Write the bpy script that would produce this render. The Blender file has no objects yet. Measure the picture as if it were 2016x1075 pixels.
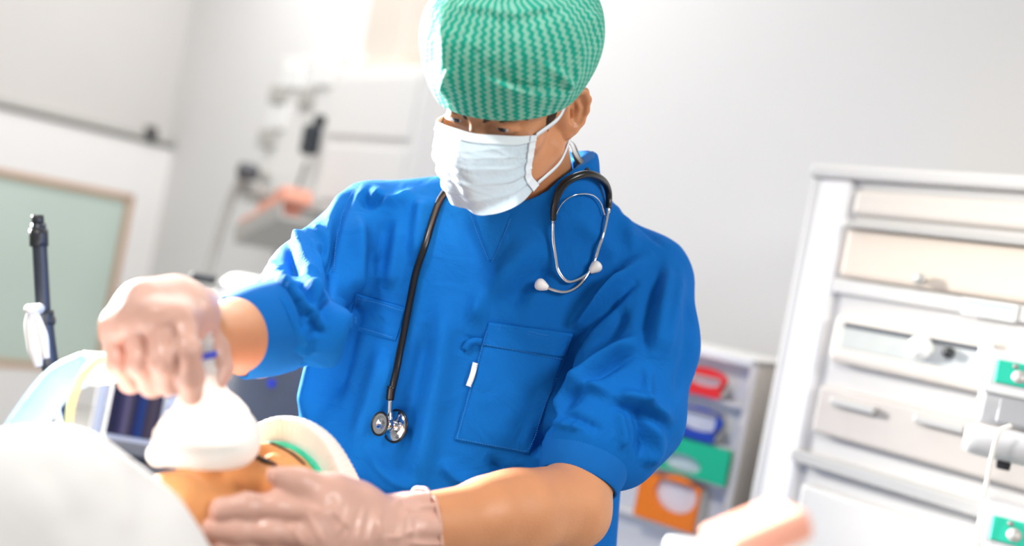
import bpy, bmesh, math, random
import numpy as np
from mathutils import Vector, Matrix
from mathutils.bvhtree import BVHTree

# ------------------------------------------------------------------ camera
FPX = 1960.0                      # 35 mm on a 36 mm sensor, frame 2016 x 1075
ROLL = math.radians(11.0)         # the photographer tilted the camera
CAM_Z = 1.45
sc = bpy.context.scene
C = sc.collection
CR, SR = math.cos(ROLL), math.sin(ROLL)
# columns: image right, image up, depth (all in world axes)
VW = np.array([[CR, -SR, 0.0], [0.0, 0.0, 1.0], [SR, CR, 0.0]])
CAM = np.array([0.0, 0.0, CAM_Z])
cam_d = bpy.data.cameras.new('camera'); cam = bpy.data.objects.new('camera', cam_d); C.objects.link(cam)
cam_d.sensor_width = 36.0; cam_d.lens = 35.0; cam_d.clip_start = 0.05
cam.matrix_world = Matrix(((VW[0, 0], VW[0, 1], -VW[0, 2], CAM[0]), (VW[1, 0], VW[1, 1], -VW[1, 2], CAM[1]),
                           (VW[2, 0], VW[2, 1], -VW[2, 2], CAM[2]), (0, 0, 0, 1)))
cam_d.dof.use_dof = True; cam_d.dof.focus_distance = 1.33; cam_d.dof.aperture_fstop = 1.4
sc.camera = cam

# ------------------------------------------------------------------ light
sc.view_settings.view_transform = 'Standard'; sc.view_settings.look = 'None'
sc.view_settings.gamma = 1.0; sc.view_settings.use_curve_mapping = False
sc.view_settings.exposure = 0.0
w = bpy.data.worlds.new('world'); sc.world = w; w.use_nodes = True
bg = w.node_tree.nodes['Background']; bg.inputs[0].default_value = (1.0, 0.985, 0.965, 1); bg.inputs[1].default_value = 0.41

def area_light(name, loc, target, size, power, col=(1, 1, 1), spread=180):
    ld = bpy.data.lights.new(name, 'AREA'); ld.shape = 'DISK'; ld.size = size; ld.energy = power; ld.color = col; ld.spread = math.radians(spread)
    o = bpy.data.objects.new(name, ld); C.objects.link(o); o.location = loc
    o.rotation_euler = (Vector(target) - Vector(loc)).to_track_quat('-Z', 'Y').to_euler()
    return o
# operating lamp high behind the patient's far side: rims everything from the left and from behind
area_light('operating_lamp', (-2.35, 3.05, 2.0), (-0.2, 1.15, 1.4), 0.5, 105, (1.0, 0.985, 0.96), 52)
# added unseen overhead lights: two brighten the doctor, one the walls by the corner
area_light('ceiling_luminaire', (-1.1, 0.1, 3.1), (0.1, 1.5, 1.2), 0.4, 17, (1.0, 0.975, 0.94), 120)
area_light('ceiling_luminaire', (1.9, -0.2, 2.6), (0.25, 1.4, 1.15), 0.8, 14, (1.0, 0.985, 0.96), 100)
area_light('ceiling_luminaire', (-1.2, 3.8, 3.7), (-1.1, 4.1, 0.0), 3.0, 114, (1.0, 0.99, 0.975), 180)

# ------------------------------------------------------------------ helpers
def V(px, py, d):
    """photo pixel + distance along the lens axis -> metres right / up / away"""
    return np.array([(px - 1008.0) / FPX * d, (537.5 - py) / FPX * d, d])
def W(v):
    return np.asarray(v, float) @ VW.T + CAM
def P(px, py, d):
    return W(V(px, py, d))
def pix(v):
    v = np.asarray(v)
    return np.stack([1008.0 + FPX * v[..., 0] / v[..., 2], 537.5 - FPX * v[..., 1] / v[..., 2]], -1)
def w2v(p):
    return (np.asarray(p, float) - CAM) @ VW
def unit(a):
    a = np.asarray(a, float); return a / np.linalg.norm(a)

def empty(name, loc=(0, 0, 0), label=None, cat=None, group=None, kind=None):
    o = bpy.data.objects.new(name, None); C.objects.link(o); o.location = loc; o.empty_display_size = 0.05
    return tag(o, label, cat, group, kind)
def tag(o, label=None, cat=None, group=None, kind=None):
    if label: o['label'] = label
    if cat: o['category'] = cat
    if group: o['group'] = group
    if kind: o['kind'] = kind
    return o
def root_loc(p):
    l = np.zeros(3)
    while p is not None:
        l += np.array(p.location); p = p.parent
    return l
def mesh_obj(name, verts, faces, mat, parent=None, smooth=True, label=None, kind=None):
    """verts in world space; stored relative to the parent"""
    verts = np.asarray(verts, float) - (root_loc(parent) if parent else 0)
    me = bpy.data.meshes.new(name)
    if isinstance(faces, np.ndarray):
        n, k = faces.shape
        me.vertices.add(len(verts)); me.vertices.foreach_set('co', verts.astype(np.float32).ravel())
        me.loops.add(n * k); me.loops.foreach_set('vertex_index', faces.astype(np.int32).ravel())
        me.polygons.add(n); me.polygons.foreach_set('loop_start', np.arange(0, n * k, k, dtype=np.int32))
        me.polygons.foreach_set('loop_total', np.full(n, k, np.int32)); me.update(calc_edges=True); me.validate()
    else:
        me.from_pydata([tuple(v) for v in verts], [], [tuple(f) for f in faces]); me.update()
    if smooth: me.polygons.foreach_set('use_smooth', np.ones(len(me.polygons), bool))
    if mat: me.materials.append(mat)
    o = bpy.data.objects.new(name, me); C.objects.link(o)
    if parent: o.parent = parent
    return tag(o, label, kind=kind)

# ---- signed-distance sculpting: a dense field, smooth unions, surface nets
class Field:
    def __init__(s, lo, hi, h):
        s.lo = np.asarray(lo, float); s.h = h
        s.n = np.ceil((np.asarray(hi) - s.lo) / h).astype(int) + 1
        s.v = np.full(s.n, 1.0, np.float32)
    def win(s, lo, hi):
        a = np.clip(np.floor((np.asarray(lo) - s.lo) / s.h).astype(int), 0, s.n)
        b = np.clip(np.ceil((np.asarray(hi) - s.lo) / s.h).astype(int) + 1, 0, s.n)
        if np.any(b <= a): return None, None
        g = [((np.arange(a[i], b[i]) * s.h) + s.lo[i]).astype(np.float32) for i in range(3)]
        X, Y, Z = np.meshgrid(*g, indexing='ij', sparse=True)
        return (slice(a[0], b[0]), slice(a[1], b[1]), slice(a[2], b[2])), (X, Y, Z)
    def put(s, fn, lo, hi, k=0.0, op='u', pad=0.03):
        sl, g = s.win(np.asarray(lo) - pad - k, np.asarray(hi) + pad + k)
        if sl is None: return
        d = fn(*g).astype(np.float32); a = s.v[sl]
        if op == 'u':
            if k > 0:
                hh = np.maximum(k - np.abs(a - d), 0) / k; r = np.minimum(a, d) - hh * hh * k * 0.25
            else: r = np.minimum(a, d)
        elif op == 's':
            d = -d
            if k > 0:
                hh = np.maximum(k - np.abs(a - d), 0) / k; r = np.maximum(a, d) + hh * hh * k * 0.25
            else: r = np.maximum(a, d)
        else:
            if k > 0:
                hh = np.maximum(k - np.abs(a - d), 0) / k; r = np.maximum(a, d) + hh * hh * k * 0.25
            else: r = np.maximum(a, d)
        s.v[sl] = r
    def cone(s, a, b, ra, rb=None, k=0.0, op='u', flat=None):
        """round cone a-b; flat=(axis, factor) squeezes the section along a unit axis"""
        a = np.asarray(a, float); b = np.asarray(b, float); rb = ra if rb is None else rb
        ab = b - a; L2 = max(float(ab @ ab), 1e-12)
        def fn(X, Y, Z):
            x, y, z = X - a[0], Y - a[1], Z - a[2]
            t = np.clip((x * ab[0] + y * ab[1] + z * ab[2]) / L2, 0, 1)
            dx, dy, dz = x - t * ab[0], y - t * ab[1], z - t * ab[2]
            q = dx * dx + dy * dy + dz * dz
            if flat is not None:
                ax, f = flat; e = dx * ax[0] + dy * ax[1] + dz * ax[2]; q = q + e * e * (1.0 / (f * f) - 1.0)
            return np.sqrt(q) - (ra + (rb - ra) * t)
        r = max(ra, rb) * 1.05
        s.put(fn, np.minimum(a, b) - r, np.maximum(a, b) + r, k, op)
    def chain(s, pts, rad, k=0.0, op='u', flat=None):
        for i in range(len(pts) - 1): s.cone(pts[i], pts[i + 1], rad[i], rad[i + 1], k, op, flat)
    def ell(s, c, r, R=None, k=0.0, op='u', pw=2.0):
        """(super)ellipsoid; R columns = its axes"""
        c = np.asarray(c, float); r = np.asarray(r, float); R = np.eye(3) if R is None else np.asarray(R)
        def fn(X, Y, Z):
            x, y, z = X - c[0], Y - c[1], Z - c[2]
            q = [np.abs((x * R[0, i] + y * R[1, i] + z * R[2, i])) for i in range(3)]
            if pw == 2.0:
                k0 = np.sqrt(sum((q[i] / r[i]) ** 2 for i in range(3)))
                k1 = np.sqrt(sum((q[i] / r[i] ** 2) ** 2 for i in range(3)))
                return k0 * (k0 - 1) / np.maximum(k1, 1e-6)
            return (sum((q[i] / r[i]) ** pw for i in range(3)) ** (1 / pw) - 1) * r.min()
        m = np.abs(R) @ r
        s.put(fn, c - m, c + m, k, op)
    def plane(s, p, n, k=0.0):
        """keep the side the normal points away from"""
        p = np.asarray(p, float); n = unit(n)
        s.put(lambda X, Y, Z: (X - p[0]) * n[0] + (Y - p[1]) * n[1] + (Z - p[2]) * n[2], s.lo, s.lo + s.n * s.h, k, 'i')
    def mesh(s):
        v = s.v; n = np.array(v.shape)
        v[0], v[-1], v[:, 0], v[:, -1], v[:, :, 0], v[:, :, -1] = (1e-3,) * 6 if False else (np.maximum(v[0], 1e-4), np.maximum(v[-1], 1e-4),
            np.maximum(v[:, 0], 1e-4), np.maximum(v[:, -1], 1e-4), np.maximum(v[:, :, 0], 1e-4), np.maximum(v[:, :, -1], 1e-4))
        neg = v < 0
        cnt = np.zeros(n - 1, np.int8)
        for i in (0, 1):
            for j in (0, 1):
                for k in (0, 1):
                    cnt += neg[i:n[0] - 1 + i, j:n[1] - 1 + j, k:n[2] - 1 + k]
        cells = np.argwhere((cnt > 0) & (cnt < 8))
        ci, cj, ck = cells.T
        idx = np.full(n - 1, -1, np.int32); idx[ci, cj, ck] = np.arange(len(cells))
        cv = {}
        for i in (0, 1):
            for j in (0, 1):
                for k in (0, 1): cv[i, j, k] = v[ci + i, cj + j, ck + k].astype(np.float64)
        acc = np.zeros((len(cells), 3)); num = np.zeros(len(cells))
        for ax in range(3):
            for p in (0, 1):
                for q in (0, 1):
                    a = [p, q]; a.insert(ax, 0); b = [p, q]; b.insert(ax, 1)
                    va, vb = cv[tuple(a)], cv[tuple(b)]
                    m = (va < 0) != (vb < 0)
                    t = np.where(m, va / np.where(m, va - vb, 1), 0)
                    pos = np.zeros((len(cells), 3)); pos[:] = a; pos[:, ax] = t
                    acc += pos * m[:, None]; num += m
        verts = s.lo + (cells + acc / num[:, None]) * s.h
        faces = []
        for ax in range(3):
            o = [i for i in range(3) if i != ax]
            A = neg; sl0 = [slice(None)] * 3; sl1 = [slice(None)] * 3
            sl0[ax] = slice(0, -1); sl1[ax] = slice(1, None)
            e = np.argwhere(A[tuple(sl0)] != A[tuple(sl1)])
            e = e[(e[:, o[0]] > 0) & (e[:, o[1]] > 0) & (e[:, o[0]] < n[o[0]] - 1) & (e[:, o[1]] < n[o[1]] - 1)]
            ins = A[tuple(e.T)]
            q = []
            for d0, d1 in ((1, 1), (0, 1), (0, 0), (1, 0)):
                c = e.copy(); c[:, o[0]] -= d0; c[:, o[1]] -= d1; q.append(idx[tuple(c.T)])
            q = np.stack(q, 1)
            flip = ins if ax != 1 else ~ins
            q[~flip] = q[~flip][:, ::-1]
            faces.append(q)
        return verts, np.concatenate(faces)

def edges_of(faces):
    k = faces.shape[1]
    e = np.concatenate([faces[:, [i, (i + 1) % k]] for i in range(k)]); e.sort(1)
    return np.unique(e[:, 0].astype(np.int64) * (faces.max() + 1) + e[:, 1]), int(faces.max() + 1)
def relax(v, faces, it=2, lam=0.5):
    key, m = edges_of(faces); a, b = key // m, key % m
    deg = np.bincount(a, minlength=len(v)) + np.bincount(b, minlength=len(v))
    for _ in range(it):
        acc = np.stack([np.bincount(a, v[b, i], len(v)) + np.bincount(b, v[a, i], len(v)) for i in range(3)], 1)
        v = v + lam * (acc / np.maximum(deg, 1)[:, None] - v)
    return v
def normals(v, f):
    n = np.cross(v[f[:, 2]] - v[f[:, 0]], v[f[:, 3]] - v[f[:, 1]])
    out = np.zeros_like(v)
    for i in range(4):
        for c in range(3): out[:, c] += np.bincount(f[:, i], n[:, c], len(v))
    return out / np.maximum(np.linalg.norm(out, axis=1), 1e-9)[:, None]
def catmull(pts, n, closed=False):
    p = np.asarray(pts, float); m = len(p)
    if m == 2 and not closed: return p[0] + (p[1] - p[0]) * np.linspace(0, 1, n)[:, None]
    seg = m if closed else m - 1
    t = np.linspace(0, seg, n, endpoint=not closed); i = np.minimum(t.astype(int), seg - 1); u = (t - i)[:, None]
    g = (lambda j: p[j % m]) if closed else (lambda j: np.where((j < 0)[:, None], 2 * p[0] - p[1], np.where((j >= m)[:, None], 2 * p[-1] - p[-2], p[np.clip(j, 0, m - 1)])))
    a, b, c, d = g(i - 1), g(i), g(i + 1), g(i + 2)
    return 0.5 * (2 * b + (c - a) * u + (2 * a - 5 * b + 4 * c - d) * u ** 2 + (3 * b - a - 3 * c + d) * u ** 3)

def sculpt(v, f, strokes, amp=1.0):
    """folds: each stroke is (pixel polyline, height m, width on one side px, width on the other px); moves the surface along its normal"""
    n = normals(v, f)
    view = -v / np.linalg.norm(v, axis=1)[:, None]
    face = np.clip((np.sum(n * view, 1) - 0.02) / 0.25, 0, 1)
    q = pix(v); disp = np.zeros(len(v))
    for pts, h, w1, w2 in strokes:
        c = catmull(pts, max(12, 6 * len(pts)))
        m = (q[:, 0] > c[:, 0].min() - 60) & (q[:, 0] < c[:, 0].max() + 60) & (q[:, 1] > c[:, 1].min() - 60) & (q[:, 1] < c[:, 1].max() + 60) & (face > 0)
        ids = np.where(m)[0]
        if len(ids) == 0: continue
        x = q[ids]; best = np.full(len(ids), 1e9); bt = np.zeros(len(ids)); sd = np.zeros(len(ids))
        for i in range(len(c) - 1):
            ab = c[i + 1] - c[i]; L = ab @ ab + 1e-9
            t = np.clip(((x - c[i]) @ ab) / L, 0, 1); r = x - c[i] - t[:, None] * ab
            d = np.hypot(r[:, 0], r[:, 1]); mm = d < best
            best[mm] = d[mm]; bt[mm] = (i + t[mm]) / (len(c) - 1); sd[mm] = (ab[0] * r[mm, 1] - ab[1] * r[mm, 0])
        ww = np.where(sd > 0, w1, w2)
        tp = np.clip(np.minimum(bt, 1 - bt) * 4.0, 0, 1); tp = tp * tp * (3 - 2 * tp) * 0.85 + 0.15 * np.sign(tp)
        disp[ids] += h * np.exp(-(best / ww) ** 2) * tp * face[ids]
    return v + n * (disp * amp)[:, None]

def tube(pts, rad, seg=12, n=None, closed=False, caps=True):
    """swept tube through points (any space); rad scalar or per control point"""
    pts = np.asarray(pts, float); n = n or max(8, 8 * (len(pts) - 1))
    c = catmull(pts, n, closed)
    r = np.full(n, rad) if np.isscalar(rad) else np.interp(np.linspace(0, 1, n), np.linspace(0, 1, len(rad)), rad)
    t = np.gradient(c, axis=0) if not closed else np.roll(c, -1, 0) - np.roll(c, 1, 0)
    t /= np.maximum(np.linalg.norm(t, axis=1), 1e-9)[:, None]
    up = np.array([0, 0, 1.0]) if abs(t[0, 2]) < 0.9 else np.array([1.0, 0, 0])
    u = unit(np.cross(t[0], up)); vs = []
    for i in range(n):
        u = unit(u - t[i] * (u @ t[i])); b = np.cross(t[i], u)
        a = np.linspace(0, 2 * np.pi, seg, endpoint=False)
        vs.append(c[i] + r[i] * (np.cos(a)[:, None] * u + np.sin(a)[:, None] * b))
    vs = np.concatenate(vs); fs = []
    m = n if closed else n - 1
    for i in range(m):
        for j in range(seg):
            a, b = i * seg + j, i * seg + (j + 1) % seg; c2, d2 = ((i + 1) % n) * seg + (j + 1) % seg, ((i + 1) % n) * seg + j
            fs.append((a, b, c2, d2))
    if caps and not closed:
        fs.append(tuple(range(seg))[::-1]); fs.append(tuple(range((n - 1) * seg, n * seg)))
    return vs, fs
def merge(parts):
    vs, fs, k = [], [], 0
    for v, f in parts:
        vs.append(np.asarray(v)); fs += [tuple(int(i) + k for i in q) for q in f]; k += len(v)
    return np.concatenate(vs), fs
def lathe(prof, o, ax, seg=32, x=None):
    """profile [(r, h)] spun round axis ax at o"""
    o = np.asarray(o, float); ax = unit(ax)
    x = unit(np.cross(ax, [0, 0, 1.0] if abs(ax[2]) < 0.9 else [1.0, 0, 0])); y = np.cross(ax, x)
    a = np.linspace(0, 2 * np.pi, seg, endpoint=False)
    vs = np.concatenate([o + ax * h + r * (np.cos(a)[:, None] * x + np.sin(a)[:, None] * y) for r, h in prof]); fs = []
    for i in range(len(prof) - 1):
        for j in range(seg):
            fs.append((i * seg + j, i * seg + (j + 1) % seg, (i + 1) * seg + (j + 1) % seg, (i + 1) * seg + j))
    if prof[0][0] > 1e-6: fs.append(tuple(range(seg))[::-1])
    if prof[-1][0] > 1e-6: fs.append(tuple(range((len(prof) - 1) * seg, len(prof) * seg)))
    return vs, fs
def bevel_box(size, b=0.004, seg=2):
    bm = bmesh.new(); bmesh.ops.create_cube(bm, size=1.0)
    bmesh.ops.scale(bm, vec=size, verts=bm.verts)
    if b > 0: bmesh.ops.bevel(bm, geom=bm.edges[:], offset=min(b, min(size) * 0.45), segments=seg, profile=0.5, affect='EDGES')
    v = np.array([x.co[:] for x in bm.verts]); bm.verts.index_update(); f = [tuple(x.index for x in q.verts) for q in bm.faces]; bm.free()
    return v, f
def frame_box(fr, c, size, b=0.004, seg=2):
    """bevelled box centred at c in a frame (origin, 3x3 columns)"""
    o, R = fr; v, f = bevel_box(size, b, seg)
    return (v + np.asarray(c)) @ np.asarray(R).T + o, f
def box_obj(name, fr, c, size, mat, parent=None, b=0.004, seg=2, label=None, smooth=False):
    v, f = frame_box(fr, c, size, b, seg)
    return mesh_obj(name, v, f, mat, parent, smooth, label)
def grid_faces(n, m):
    i, j = np.meshgrid(np.arange(n - 1), np.arange(m - 1), indexing='ij'); a = (i * m + j).ravel()
    return np.stack([a, a + 1, a + m + 1, a + m], 1)
def shell(v, n, m, off):
    """close a grid sheet (n x m points) with a second sheet v+off"""
    v = np.asarray(v).reshape(-1, 3); g = grid_faces(n, m); k = n * m
    f = [tuple(q) for q in g] + [tuple((q + k)[::-1]) for q in g]
    ring = [j for j in range(m)] + [i * m + m - 1 for i in range(1, n)] + [(n - 1) * m + j for j in range(m - 2, -1, -1)] + [i * m for i in range(n - 2, 0, -1)]
    for a, b in zip(ring, ring[1:] + ring[:1]): f.append((b, a, a + k, b + k))
    return np.concatenate([v, v + off]), f

# ------------------------------------------------------------------ materials
def rgb(h):
    h = h.lstrip('#'); c = [int(h[i:i + 2], 16) / 255 for i in (0, 2, 4)]
    return tuple(x / 12.92 if x <= 0.04045 else ((x + 0.055) / 1.055) ** 2.4 for x in c) + (1.0,)
def mat(name, col, rough=0.5, metal=0.0, var=0.06, scale=40.0, bump=0.0, bscale=200.0, spec=0.5, sss=0.0, sssr=(1, 0.4, 0.2), trans=0.0, emit=None, es=0.0, sheen=0.0, aniso=None, coat=0.0, crumple=0.0, cscale=16.0):
    m = bpy.data.materials.new(name); m.use_nodes = True; t = m.node_tree; N = t.nodes; L = t.links
    b = N['Principled BSDF']; c = rgb(col) if isinstance(col, str) else tuple(col) + (1.0,)
    tc = N.new('ShaderNodeTexCoord')
    no = N.new('ShaderNodeTexNoise'); no.inputs['Scale'].default_value = scale; no.inputs['Detail'].default_value = 3
    L.new(tc.outputs['Object'], no.inputs['Vector'])
    mx = N.new('ShaderNodeMix'); mx.data_type = 'RGBA'
    mx.inputs[6].default_value = tuple(x * (1 - var) for x in c[:3]) + (1,); mx.inputs[7].default_value = tuple(min(x * (1 + var), 1) for x in c[:3]) + (1,)
    L.new(no.outputs['Fac'], mx.inputs[0]); L.new(mx.outputs[2], b.inputs['Base Color'])
    b.inputs['Roughness'].default_value = rough; b.inputs['Metallic'].default_value = metal
    b.inputs['Specular IOR Level'].default_value = spec
    if sss:
        b.inputs['Subsurface Weight'].default_value = sss; b.inputs['Subsurface Radius'].default_value = sssr; b.inputs['Subsurface Scale'].default_value = 0.01
    if trans: b.inputs['Transmission Weight'].default_value = trans
    if coat: b.inputs['Coat Weight'].default_value = coat
    if sheen: b.inputs['Sheen Weight'].default_value = sheen
    if emit: b.inputs['Emission Color'].default_value = rgb(emit); b.inputs['Emission Strength'].default_value = es
    if bump:
        bn = N.new('ShaderNodeTexNoise'); bn.inputs['Scale'].default_value = bscale; bn.inputs['Detail'].default_value = 4
        L.new(tc.outputs['Object'], bn.inputs['Vector'])
        bu = N.new('ShaderNodeBump'); bu.inputs['Strength'].default_value = bump; bu.inputs['Distance'].default_value = 0.002
        L.new(bn.outputs['Fac'], bu.inputs['Height']); L.new(bu.outputs['Normal'], b.inputs['Normal'])
        if crumple:
            cn = N.new('ShaderNodeTexNoise'); cn.inputs['Scale'].default_value = cscale; cn.inputs['Detail'].default_value = 5; cn.inputs['Distortion'].default_value = 1.2; L.new(tc.outputs['Object'], cn.inputs['Vector'])
            b2 = N.new('ShaderNodeBump'); b2.inputs['Strength'].default_value = crumple; b2.inputs['Distance'].default_value = 0.012; L.new(cn.outputs['Fac'], b2.inputs['Height']); L.new(b2.outputs['Normal'], bu.inputs['Normal'])
    return m
def nodes_of(m): return m.node_tree.nodes, m.node_tree.links, m.node_tree.nodes['Principled BSDF']

def translucent(m, fac, col):
    """thin sheet that lets light through from behind"""
    N, L, b = nodes_of(m); out = [n for n in N if n.type == 'OUTPUT_MATERIAL'][0]
    t = N.new('ShaderNodeBsdfTranslucent'); t.inputs[0].default_value = rgb(col); x = N.new('ShaderNodeMixShader'); x.inputs[0].default_value = fac
    L.new(b.outputs[0], x.inputs[1]); L.new(t.outputs[0], x.inputs[2]); L.new(x.outputs[0], out.inputs[0]); return m
M = {}
M['skin'] = mat('skin', '#c88a60', .42, var=.10, scale=25, bump=.25, bscale=350, sss=.15)
M['eye_white'] = mat('eye_white', '#c8c4c0', .15)
M['iris'] = mat('iris', '#4a5660', .15)
M['black_gloss'] = mat('black_gloss', '#0b0b0d', .15)
M['hair'] = mat('hair', '#4a3526', .5)
M['scrub'] = mat('scrub_cotton', '#1063b2', .8, var=.05, scale=30, bump=.15, bscale=900, spec=.06, crumple=.4, cscale=14)
M['knit'] = mat('knit_cotton', '#0f61ae', .85, var=.04, scale=60, spec=.15)
M['glove'] = mat('glove_vinyl', '#cda292', .42, var=.22, scale=22, bump=.3, bscale=120, sss=.25, sssr=(.9, .5, .4), coat=.12)
M['mask'] = mat('mask_fleece', '#dcebf4', .85, var=.03, scale=30, bump=.2, bscale=500, spec=.2, crumple=.35, cscale=30)
M['mask_edge'] = mat('mask_binding', '#e4ecf2', .85, var=.02, bump=.3, bscale=700, spec=.2)
# cap: wavy printed columns
m = M['cap'] = mat('cap_fleece', '#1fb09a', .75, spec=.25, bump=.2, bscale=300, crumple=.5, cscale=26)
N, L, b = nodes_of(m)
uvn = N.new('ShaderNodeUVMap'); uvn.uv_map = 'pattern'
sx = N.new('ShaderNodeSeparateXYZ'); L.new(uvn.outputs[0], sx.inputs[0])
def mth(N, L, op, a, b_=None, c_=None):
    n = N.new('ShaderNodeMath'); n.operation = op
    for i, q in enumerate((a, b_, c_)):
        if q is None: continue
        if isinstance(q, (int, float)): n.inputs[i].default_value = q
        else: L.new(q, n.inputs[i])
    return n.outputs[0]
zig = mth(N, L, 'MULTIPLY', mth(N, L, 'PINGPONG', sx.outputs[1], .0034), 1.0)
ph = mth(N, L, 'MULTIPLY', mth(N, L, 'ADD', sx.outputs[0], zig), 2 * math.pi / .0112)
st = mth(N, L, 'SINE', ph)
no = N.new('ShaderNodeTexNoise'); no.inputs['Scale'].default_value = 130; no.inputs['Detail'].default_value = 3; L.new(uvn.outputs[0], no.inputs['Vector'])
val = mth(N, L, 'ADD', st, mth(N, L, 'MULTIPLY', mth(N, L, 'SUBTRACT', no.outputs['Fac'], .5), 3.6))
rp = N.new('ShaderNodeValToRGB'); rp.color_ramp.elements[0].position = .30; rp.color_ramp.elements[1].position = .72
rp.color_ramp.elements[0].color = rgb('#12a58e'); rp.color_ramp.elements[1].color = rgb('#8fccb8')
L.new(mth(N, L, 'MULTIPLY_ADD', val, .5, .5), rp.inputs[0]); L.new(rp.outputs[0], b.inputs['Base Color'])
M['stitch'] = mat('stitch_thread', '#2f7ac4', .8)
M['white_plastic'] = mat('white_plastic', '#eeeeec', .4, var=.02)
M['rubber'] = mat('black_rubber', '#101013', .28, var=.1, spec=.5)
M['chrome'] = mat('chrome', '#d8d9dc', .12, 1.0, var=.02)
M['skin_patient'] = mat('skin_patient', '#d2945f', .7, spec=.2, var=.07, scale=22, bump=.2, bscale=300, sss=.2)
M['cap_plain'] = mat('cap_green', '#35c09c', .75, var=.08, scale=60, bump=.3, bscale=180)
M['knit_white'] = mat('knit_white', '#dfddd6', .9, var=.04, bump=.4, bscale=350)
M['mask_silicone'] = translucent(mat('mask_silicone', '#f2f1ee', .35, var=.01), .35, '#f8f8f4')
M['mask_clear'] = translucent(mat('mask_clear', '#f6f6f4', .25, var=.01), .6, '#f8f8f6')
M['blue_plastic'] = mat('blue_plastic', '#2a3fc0', .35)
M['hose_blue'] = mat('hose_blue', '#a4cbe6', .35, var=.03, sss=.25, sssr=(.8, 1, 1))
M['tube_yellow'] = mat('tube_yellow', '#d6dba6', .2, var=.02, trans=.3)
M['blanket'] = mat('blanket_cotton', '#e0dedc', .9, var=.02, bump=.25, bscale=160)
M['vinyl_dark'] = mat('vinyl_dark', '#2c2e33', .5)
M['steel'] = mat('brushed_steel', '#b9bcc0', .3, .9, var=.03)
M['wall'] = mat('wall_paint', '#e4e3e2', .85, var=.015, scale=3)
M['wall_grey'] = mat('wall_paint_grey', '#d2cfcc', .85, var=.02, scale=3)
M['floor'] = mat('floor_vinyl', '#b9bab8', .5, var=.04, scale=6)
M['door_white'] = mat('door_laminate', '#eeeceb', .45, var=.01)
M['glass_green'] = mat('glass_green', '#c4d4cc', .08, var=.08, scale=1.5, spec=.5)
M['wood'] = mat('beech_bead', '#c49a78', .5, var=.12, scale=14)
M['grey_metal'] = mat('grey_enamel', '#8f8d8a', .4, .2, var=.03)
M['rail_grey'] = mat('rail_grey', '#bdbbb7', .4, .2, var=.03)
M['dark_plastic'] = mat('dark_plastic', '#26282b', .4)
M['dark_slate'] = mat('dark_slate', '#2b313a', .4)
M['slate_bezel'] = mat('slate_bezel', '#55585d', .5)
M['screen_dark'] = mat('screen_dark', '#5a5e66', .2, var=.15, scale=12)
M['cab_white'] = mat('cabinet_white', '#e6e5e3', .4, var=.015)
M['cream'] = mat('cream_enamel', '#d6cdc2', .4, var=.02)
M['cream_pale'] = mat('cream_pale', '#efe8e0', .4, var=.02)
M['beige_grey'] = mat('beige_grey', '#d3ccc7', .5, var=.03)
M['window_grey'] = mat('window_grey', '#c4c8c4', .15, var=.08, scale=20)
M['salmon'] = mat('salmon_card', '#f0a890', .6, var=.05)
M['label_blue'] = mat('label_blue', '#7f9cc8', .6); M['label_green'] = mat('label_green', '#a8cdbd', .6)
M['pump_grey'] = mat('pump_grey', '#cfcfd1', .4, var=.01); M['pump_panel'] = mat('pump_panel', '#bcbdc1', .45, var=.01)
M['keypad_green'] = mat('keypad_green', '#1fc2a2', .4, var=.02)
M['bin_red'] = mat('bin_red', '#dc1f1c', .45); M['bin_blue'] = mat('bin_blue', '#0d3aa0', .45); M['bin_green'] = mat('bin_green', '#08b082', .45); M['bin_orange'] = mat('bin_orange', '#f07c12', .45)
# monitor screen: reflected colours painted in as vertical bands that glow
m = M['screen_streak'] = mat('screen_picture', '#1a1c30', .15)
N, L, b = nodes_of(m); tc = N.new('ShaderNodeTexCoord'); sx = N.new('ShaderNodeSeparateXYZ'); L.new(tc.outputs['Generated'], sx.inputs[0])
rp = N.new('ShaderNodeValToRGB'); rp.color_ramp.interpolation = 'EASE'; cr = rp.color_ramp
cr.elements[0].color = rgb('#3a3466'); cr.elements[1].color = rgb('#4a4050')
for p_, c in ((.12, '#20203c'), (.25, '#4c4478'), (.33, '#8a80a8'), (.42, '#6a6078'), (.48, '#302c50'), (.58, '#1c3f96'), (.66, '#1b55b4'), (.72, '#4a4258'), (.85, '#6c5c6a')):
    e = cr.elements.new(p_); e.color = rgb(c)
L.new(sx.outputs[0], rp.inputs[0]); L.new(rp.outputs[0], b.inputs['Emission Color']); b.inputs['Emission Strength'].default_value = .45
translucent(M['cap'], .18, '#5fd0b4'); translucent(M['mask'], .2, '#e8f2f8'); translucent(M['hose_blue'], .3, '#d8ecf8')
M['hair_dark'] = mat('hair_dark', '#241510', .5)
M['rack_white'] = mat('rack_white', '#d2d0cd', .45, var=.015); M['rack_cream'] = mat('rack_cream', '#dccebf', .45, var=.02); M['rack_pale'] = mat('rack_pale', '#d9d1c8', .45, var=.02)
M['beige_rack'] = mat('beige_rack', '#bfb8b2', .5, var=.03)
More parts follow.
